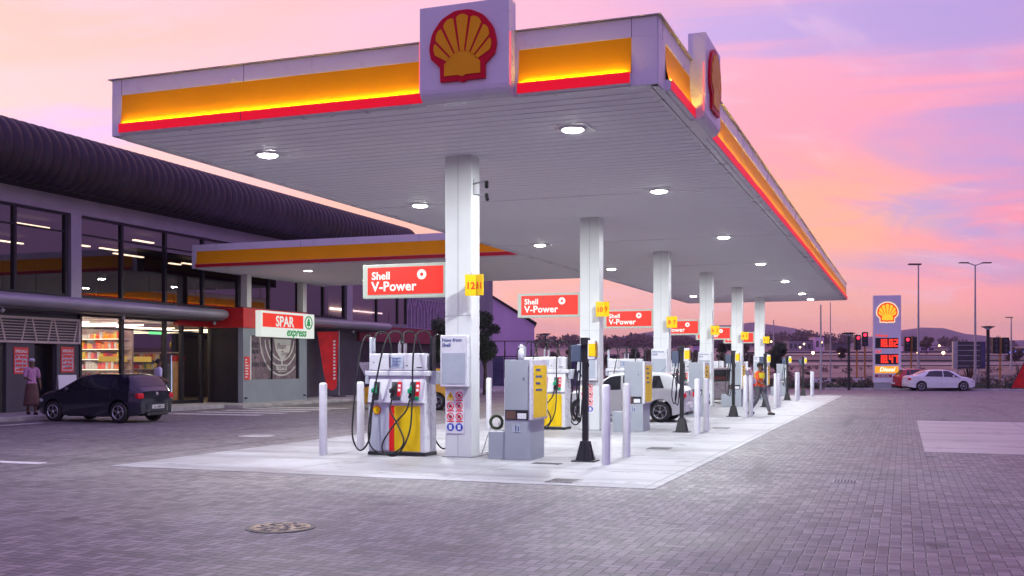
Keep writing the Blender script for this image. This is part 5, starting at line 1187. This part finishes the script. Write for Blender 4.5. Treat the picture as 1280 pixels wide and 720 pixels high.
topper(1061, 72, 416, 'black post-top lamp left of the price tower', .09); topper(1235, 72, 408, 'black post-top lamp right of the white sedan', .11); topper(682, 86, 417, 'black post-top lamp beyond the second fuel pump', .07)
M['redlamp'] = emis('red_signal_lamp', (1.0, .02, .05), 3.5)
def signal(px, d, y, lab, red=True, yel=True, heads=2, rz=0.0):
    x, yy = at(px, d); z0 = zt_of(d); h = zat(y, d) - z0; o = thing('traffic_light', lab, 'traffic light', (x, yy, z0), R(YAW) + rz)
    MB().tube([(0, 0, -.1), (0, 0, h + .8)], .09, 8).build('pole', 'poleyellow' if yel else 'galv', o)
    for k in range(heads):
        hx = (-.45, .45)[k] if heads > 1 else 0.0; hb = MB().box(hx - .32, hx + .32, -.25, .1, h - .75, h + .75).build('signal_head', 'black', o, bevel=.05)
        for j in range(3): MB().lathe([(.15, -.30), (.17, -.25)], 12, (hx, 0, h + .45 - .45 * j), 'y').build('lens', M['redlamp'] if (red and j == 0 and k == 0) else M['dgrey'], hb)
    return o
signal(1071, 104, 428, 'traffic light showing red, left one of the pair left of the price tower', rz=.3, heads=1); signal(1081, 112, 424, 'traffic light showing red, right one of the pair beside the price tower', rz=-.2, heads=1)
signal(1139, 108, 430, 'traffic light showing red just right of the price tower'); signal(1250, 96, 432, 'dark traffic light on a yellow pole right of the black lamp', red=False)
# back of a large road sign
sx, sy = at(1211, 84); o = thing('road_sign', 'back of a large grey road sign on two posts behind the white sedan', 'road sign', (sx, sy, 0), R(YAW) + R(4))
zt_, zb_ = zat(427, 84), zat(461, 84)
MB().box(-1.0, .95, -.05, 0, zb_, zt_).build('sign_panel', 'dgrey', o); MB().box(-1.35, -.98, -.10, .12, zb_, zt_).build('side_panel', 'galv', o); MB().box(1.0, 1.35, -.10, .12, zb_, zt_).build('side_panel', 'net', o)
for x_ in (-.9, .85): MB().tube([(x_, .05, -.1), (x_, .05, zt_ + .1)], .07, 8).build('post', 'galv', o)
q = MB()
for k in range(5): q.box(-.95, .9, -.08, -.052, zb_ + .2 + k * .42, zb_ + .25 + k * .42)
q.build('rail', 'galv', o)
# small red tear-drop sign at the right edge
sx, sy = at(1279, 72); o = thing('triangular_banner', 'red triangular banner leaning at the right edge of the lot', 'banner', (sx, sy, .05), R(YAW))
MB().prism([(-.85, .1), (.5, .1), (.45, 2.0), (.2, 2.1)], 'y', -.01, .01).build('cloth', 'banner', o); MB().tube([(.5, 0, 0), (.5, 0, 2.3)], .025, 6).tube([(-.9, 0, 0), (.2, 0, 2.15)], .02, 6).build('pole', 'black', o)

# ================================================================ FAR BUILDINGS
def box_building(px0, px1, d, ytop, depth, m, lab, name='warehouse', roof='roof', z0=None, windows=0, glow=None):
    (x0, y0), (x1, y1) = at(px0, d), at(px1, d); cx_, cy_ = (x0 + x1) / 2, (y0 + y1) / 2; w_ = math.hypot(x1 - x0, y1 - y0); zg = zt_of(d) - .3 if z0 is None else z0; h = zat(ytop, d) - zg
    o = thing(name, lab, 'building', (cx_, cy_, zg), R(YAW)); MB().box(-w_ / 2, w_ / 2, 0, depth, 0, h).build('wall', m, o); MB().box(-w_ / 2 - .3, w_ / 2 + .3, -.3, depth + .3, h, h + h * .06).build('roof', roof, o)
    for k in range(windows):
        a = -w_ / 2 + (k + .5) * w_ / windows; MB().box(a - w_ / windows * .3, a + w_ / windows * .3, -.06, .05, h * .35, h * .75).build('window', 'dgrey' if not glow else glow, o)
    return o
box_building(986, 1020, 470, 426, 14, 'wall', 'long low pale building below the far tree line', windows=6); box_building(1019, 1030, 466, 421, 10, 'gable', 'small pale tower block beside the long low far building', windows=2)
box_building(1040, 1060, 520, 430, 12, 'darkwall', 'low dark far building left of the price tower', windows=4)
M['bluelit'] = emis('blue_floodlight', (.10, .18, 1.0), 2.2)
box_building(1256, 1310, 300, 436, 14, 'net', 'blue-lit low far building at the right edge', windows=5, glow='bluelit')
box_building(1128, 1180, 420, 432, 12, 'gable', 'pale low shed beyond the road right of the price tower', windows=5); box_building(1185, 1250, 380, 434, 12, 'wall', 'pale low shed beyond the back of the road sign', windows=5)
box_building(745, 775, 300, 443, 14, 'gable', 'pale far house between the second and third columns', windows=3, name='house'); box_building(782, 800, 260, 441, 10, 'wall', 'small far white house beyond the white hatchback', windows=2, name='house')
box_building(758, 772, 160, 446, 5, 'darkwall', 'dark low hut beyond the white hatchback', windows=1, name='hut')
box_building(866, 880, 240, 432, 9, 'gable', 'pink-lit far house between the third and fourth columns', windows=2, name='house')
# mauve gable-ended hall behind the trees
(gx, gy) = at(612, 94); (hx_, hy_) = at(668, 94); ang = math.atan2(hy_ - gy, hx_ - gx); Lg = math.hypot(hx_ - gx, hy_ - gy)
o = thing('hall', 'plain mauve hall with a sloping roofline behind the first column', 'building', (gx, gy, 0), ang)
z1_, z2_ = zat(370, 94), zat(406, 94)
MB().prism([(-4.4, 0), (Lg, 0), (Lg, z2_), (0, z1_), (-4.4, z1_ + 2.7)], 'y', 0, 16).build('wall', 'gable', o); MB().prism([(-4.4, z1_ + 2.73), (0, z1_ + .03), (Lg + .2, z2_ + .03), (Lg + .2, z2_ + .2), (0, z1_ + .22), (-4.4, z1_ + 2.9)], 'y', -.25, 16.2).build('roof', 'roof', o)
# shade-cloth fence in bays
for k, (a, b) in enumerate(((600, 631), (631, 664), (664, 697), (697, 728))):
    (x0, y0), (x1, y1) = at(a, 80), at(b, 80); w_ = math.hypot(x1 - x0, y1 - y0)
    o = thing('shade_cloth_fence', 'blue-violet shade cloth fence bay, %s of four beyond the first column' % ['leftmost', 'second from left', 'third from left', 'rightmost'][k], 'fence', (x0, y0, 0), math.atan2(y1 - y0, x1 - x0), 'shade cloth fence bays')
    MB().box(.08, w_ - .08, -.02, .02, .15, 2.35 - .1 * (k % 2)).build('cloth', 'net', o); MB().tube([(0, 0, 0), (0, 0, 2.9)], .06, 8).build('post', 'black', o); MB().box(0, w_, -.05, .05, 2.36, 2.44).box(0, w_, -.03, .03, 3.55, 3.61).box(-.04, .04, -.04, .04, 2.4, 3.6).build('rail', 'black', o)
(x0, y0), (x1, y1) = at(730, 84), at(1180, 84)
# guard rails along the far roads
def guard(pa, pb, d0, d1, lab, m='dgrey', h=.9):
    a, b = Vector(at(pa, d0)), Vector(at(pb, d1)); w_ = (b - a).length; o = thing('guard_rail', lab, 'guard rail', (a.x, a.y, zt_of((a.length + b.length) / 2) - .35), math.atan2(b.y - a.y, b.x - a.x))
    MB().box(0, w_, -.06, .06, h * .55, h).build('rail', m, o); q = MB(); k = 0
    while k < w_: MB().box(k, k + .15, -.08, .08, -1.2, h).build('post', m, o); k += 6
    return o
guard(950, 1300, 222, 218, 'long dark guard rail along the near side of the highway', h=.75); guard(930, 1340, 330, 300, 'long dark guard rail on the farther road below the sheds', h=1.1); guard(1050, 1400, 250, 225, 'pale guard rail across the highway right of the price tower', 'kerb')

# ================================================================ TREES AND PLANTS
def leaves(blobs, n, size, seed=0):
    rnd = random.Random(seed); mb = MB(); tot = sum(b[3] ** 2 for b in blobs)
    for bx, by, bz, br in blobs:
        for _ in range(int(n * br * br / tot)):
            while True:
                p = Vector((rnd.uniform(-1, 1), rnd.uniform(-1, 1), rnd.uniform(-1, 1)))
                if .25 < p.length < 1: break
            p = p * br * rnd.uniform(.75, 1.08); c_ = Vector((bx, by, bz)) + Vector((p.x, p.y, p.z * .85))
            a = Vector((rnd.gauss(0, 1), rnd.gauss(0, 1), rnd.gauss(0, 1))).normalized(); b_ = a.orthogonal().normalized(); s1, s2 = size * rnd.uniform(.6, 1.3), size * rnd.uniform(.3, .6)
            mb.add([c_ - a * s1, c_ - b_ * s2, c_ + a * s1, c_ + b_ * s2], [(0, 1, 2, 3)])
    return mb
def tree(px, d, ytop, width, lab, m='leaf', seed=0, n=2600, name='tree', trunk=.35, group=None, nb=9, cat='tree', z0=None, leaf=None):
    x, y = at(px, d); zg = (zt_of(d) if z0 is None else z0) - .05; h = zat(ytop, d) - zg; rnd = random.Random(seed); o = thing(name, lab, cat, (x, y, zg), rnd.uniform(0, 6), group); w_ = width * d / F_PX / 2
    cz = h * (trunk + (1 - trunk) / 2); ch = h * (1 - trunk) / 2; bl_ = []
    for k in range(nb):
        a = rnd.uniform(0, 2 * PI); q = rnd.uniform(.15, .72); zz = rnd.uniform(-.75, .72); s_ = math.sqrt(max(.1, 1 - zz * zz)); bl_.append((w_ * q * s_ * math.cos(a), w_ * q * s_ * math.sin(a), cz + ch * zz, min(w_, ch) * rnd.uniform(.36, .60)))
    t_ = MB().tube([(0, 0, 0), (.05 * w_, 0, h * trunk * .6), (0, .04 * w_, h * trunk), (0, 0, cz + ch * .4)], [h * .022 + .03, h * .017 + .02, h * .013 + .015, .02], 8)
    for b in bl_[:7]: t_.tube([(0, 0, h * trunk * .9), (b[0] * .5, b[1] * .5, (h * trunk + b[2]) / 2), (b[0], b[1], b[2])], [h * .010 + .012, h * .006 + .01, .01], 5)
    t_.build('trunk', 'bark', o); leaves(bl_, n, leaf or max(.09, d / F_PX * 1.6), seed).build('crown', m, o); return o
tree(562, 57, 386, 56, 'dark round tree behind the first column, left crown', seed=1, n=9000, trunk=.38, nb=17, leaf=.075); tree(606, 60, 388, 40, 'dark round tree just right of the first column', seed=2, n=8000, trunk=.36, nb=16, leaf=.075)
tree(970, 80, 428, 32, 'small dark round-headed tree right of the last column', seed=3, n=5000, trunk=.40, nb=14, leaf=.09)
mids = [(752, 110, 430, 34), (790, 150, 432, 22), (812, 105, 436, 26), (862, 100, 422, 34), (905, 112, 427, 24), (930, 120, 430, 26), (712, 130, 436, 20), (735, 150, 433, 20), (690, 160, 440, 24), (660, 120, 442, 26), (640, 125, 445, 18), (838, 130, 436, 18)]
wh_ = ['brownish tree between the second and third columns, nearest the second column', 'small tree beyond the white hatchback roof', 'dark tree just left of the third column', 'tall brown-green tree between the third and fourth columns', 'brownish tree just left of the fifth column', 'brownish tree left of the last column', 'low tree beyond the second pump, nearest the second column', 'low tree directly behind the second column', 'low bush-like tree below the black post-top lamp', 'low tree right of the mauve hall', 'small low tree against the mauve hall', 'thin tree behind the third column']
for i, ((px, d, yt, w_), lb_) in enumerate(zip(mids, wh_)): tree(px, d, yt, w_, lb_, 'leafdry' if i % 3 != 1 else 'leaf', 20 + i, 1300, trunk=.28, nb=8, group='trees behind the canopy')
spots = [(1140, 300, 420, 16, 'round tree on the far road verge just right of the price tower'), (1158, 310, 418, 18, 'round tree on the far road verge behind the tall single lamp post'), (1268, 200, 432, 26, 'dark tree at the far right edge beyond the road'), (1052, 240, 434, 14, 'small tree on the far verge left of the black lamp')]
for i, (px, d, yt, w_, lb_) in enumerate(spots): tree(px, d, yt, w_, lb_, 'leafdry', 50 + i, 900, trunk=.25, nb=7)
# far wood: one mass
wd = MB(); rnd = random.Random(9)
for k in range(170):
    px = rnd.uniform(640, 1062) if k % 5 else rnd.uniform(1180, 1500); d = rnd.uniform(700, 800); x, y = at(px, d); zg = zt_of(d); hh = (12 if px > 950 else 9) * rnd.uniform(.6, 1.15); w2 = rnd.uniform(5, 9)
    if px > 1062: hh *= .6
    wd.join(leaves([(x + rnd.uniform(-w2, w2) * .5, y, zg + hh * rnd.uniform(.4, .8), w2 * .6) for _ in range(3)], 90, 1.4, k))
tag(wd.build('far_wood', 'leafdry'), 'dark belt of trees at the foot of the far hills', 'wood', kind='stuff')
# hedge strip and bushes in the planting bed
hb = MB(); rnd = random.Random(4)
for k in range(150):
    px = rnd.uniform(955, 1300); d = rnd.uniform(73.5, 77) * 1.0; x, y = at(px, d)
    if y < 77.4: y = rnd.uniform(77.4, 79)
    hb.join(leaves([(x, y, .22, .34)], 34, .10, k))
tag(hb.build('low_hedge', 'leaf'), 'low ragged hedge along the far kerb of the lot', 'hedge', kind='stuff')
gr = MB()
for k in range(240):
    px = rnd.uniform(640, 1320); d = rnd.uniform(86, 98) if k % 2 else rnd.uniform(122, 170); x, y = at(px, d); gr.join(leaves([(x, y, zt_of(d) + .25, rnd.uniform(.3, .7))], 22, .22, k))
tag(gr.build('dry_scrub', 'leafdry'), 'dry brown scrub and long grass between the lot and the road', 'scrub', kind='stuff')
def yucca(px, d, lab, seed, h=1.1):
    x, y = at(px, d); o = thing('palm_shrub', lab, 'shrub', (x, y, 0), 0, 'spiky shrubs in the planting bed'); rnd = random.Random(seed); mb = MB()
    for k in range(46):
        a = rnd.uniform(0, 2 * PI); e = rnd.uniform(.15, 1.3); l = h * rnd.uniform(.6, 1); p = [Vector((0, 0, .25)), Vector((math.cos(a) * math.cos(e) * l * .6, math.sin(a) * math.cos(e) * l * .6, .25 + math.sin(e) * l * .75)), Vector((math.cos(a) * math.cos(e) * l * 1.1, math.sin(a) * math.cos(e) * l * 1.1, .25 + math.sin(e) * l * .75 - .15))]
        w_ = Vector((-math.sin(a), math.cos(a), 0)) * .035; mb.add([p[0] - w_, p[0] + w_, p[1] + w_, p[1] - w_], [(0, 1, 2, 3)]); mb.add([p[1] - w_, p[1] + w_, p[2]], [(0, 1, 2)])
    mb.build('leaves', 'leafdry', o); MB().tube([(0, 0, -.05), (0, 0, .4)], .07, 7).build('stem', 'bark', o); return o
yucca(1210, 84.5, 'spiky brownish shrub below the back of the road sign', 1, 2.4); yucca(1276, 80, 'spiky shrub at the right edge of the lot beside the red banner', 2, 2.2); yucca(1160, 82, 'spiky shrub behind the roof of the white sedan', 3, 1.2)
# glowing lamps far off on the roads
for i, (px, d, yy, lb_) in enumerate(((1016, 230, 441, 'far glowing road lamp between the last bollards and the silver mast'), (1147, 300, 441, 'far glowing road lamp just right of the tall single lamp post'), (1179, 260, 441, 'brightest far road lamp above the white sedan roof'), (1005, 420, 430, 'tiny far lamp left of the small tower block'), (1253, 170, 425, 'far glowing lamp above the dark traffic light'), (1049, 330, 441, 'tiny far lamp left of the black post-top lamp'), (1174, 420, 432, 'tiny pale lamp on the far sheds'), (1234, 400, 433, 'tiny orange lamp behind the black lamp right of the sedan'), (964, 500, 427, 'tiny far lamp just right of the last column'), (1027, 460, 428, 'tiny white lamp beside the small tower block'), (1000, 410, 434, 'tiny far lamp below the long low building'))):
    x, y = at(px, d); zg = zt_of(d); h = max(2.5, zat(yy, d) - zg); o = thing('road_lamp', lb_, 'street lamp', (x, y, zat(yy, d) - h), R(YAW), 'far road lamps')
    MB().tube([(0, 0, -1), (0, 0, h)], .07, 6).build('pole', 'galv', o); rr = (1.9 if i in (0, 2) else 1.1) * d / F_PX; MB().ball((0, -.1, h), rr, 12, 8).build('lamp_globe', 'sodium', o)

# ================================================================ AIR
hz = MB().box(-5200, 5200, -5200, 5200, -1.4, 190).build('haze', 'ink', kind='stuff')
hm = bpy.data.materials.new('evening_haze'); hm.use_nodes = True; ht = hm.node_tree; ht.nodes.clear()
pv = ht.nodes.new('ShaderNodeVolumePrincipled'); pv.inputs['Color'].default_value = (.86, .70, 1.0, 1); pv.inputs['Density'].default_value = 1.6e-4; pv.inputs['Anisotropy'].default_value = .2
ho = ht.nodes.new('ShaderNodeOutputMaterial'); ht.links.new(pv.outputs[0], ho.inputs['Volume']); hz.data.materials.clear(); hz.data.materials.append(hm)
tag(hz, 'thin lilac evening haze over the land and far hills', 'haze')
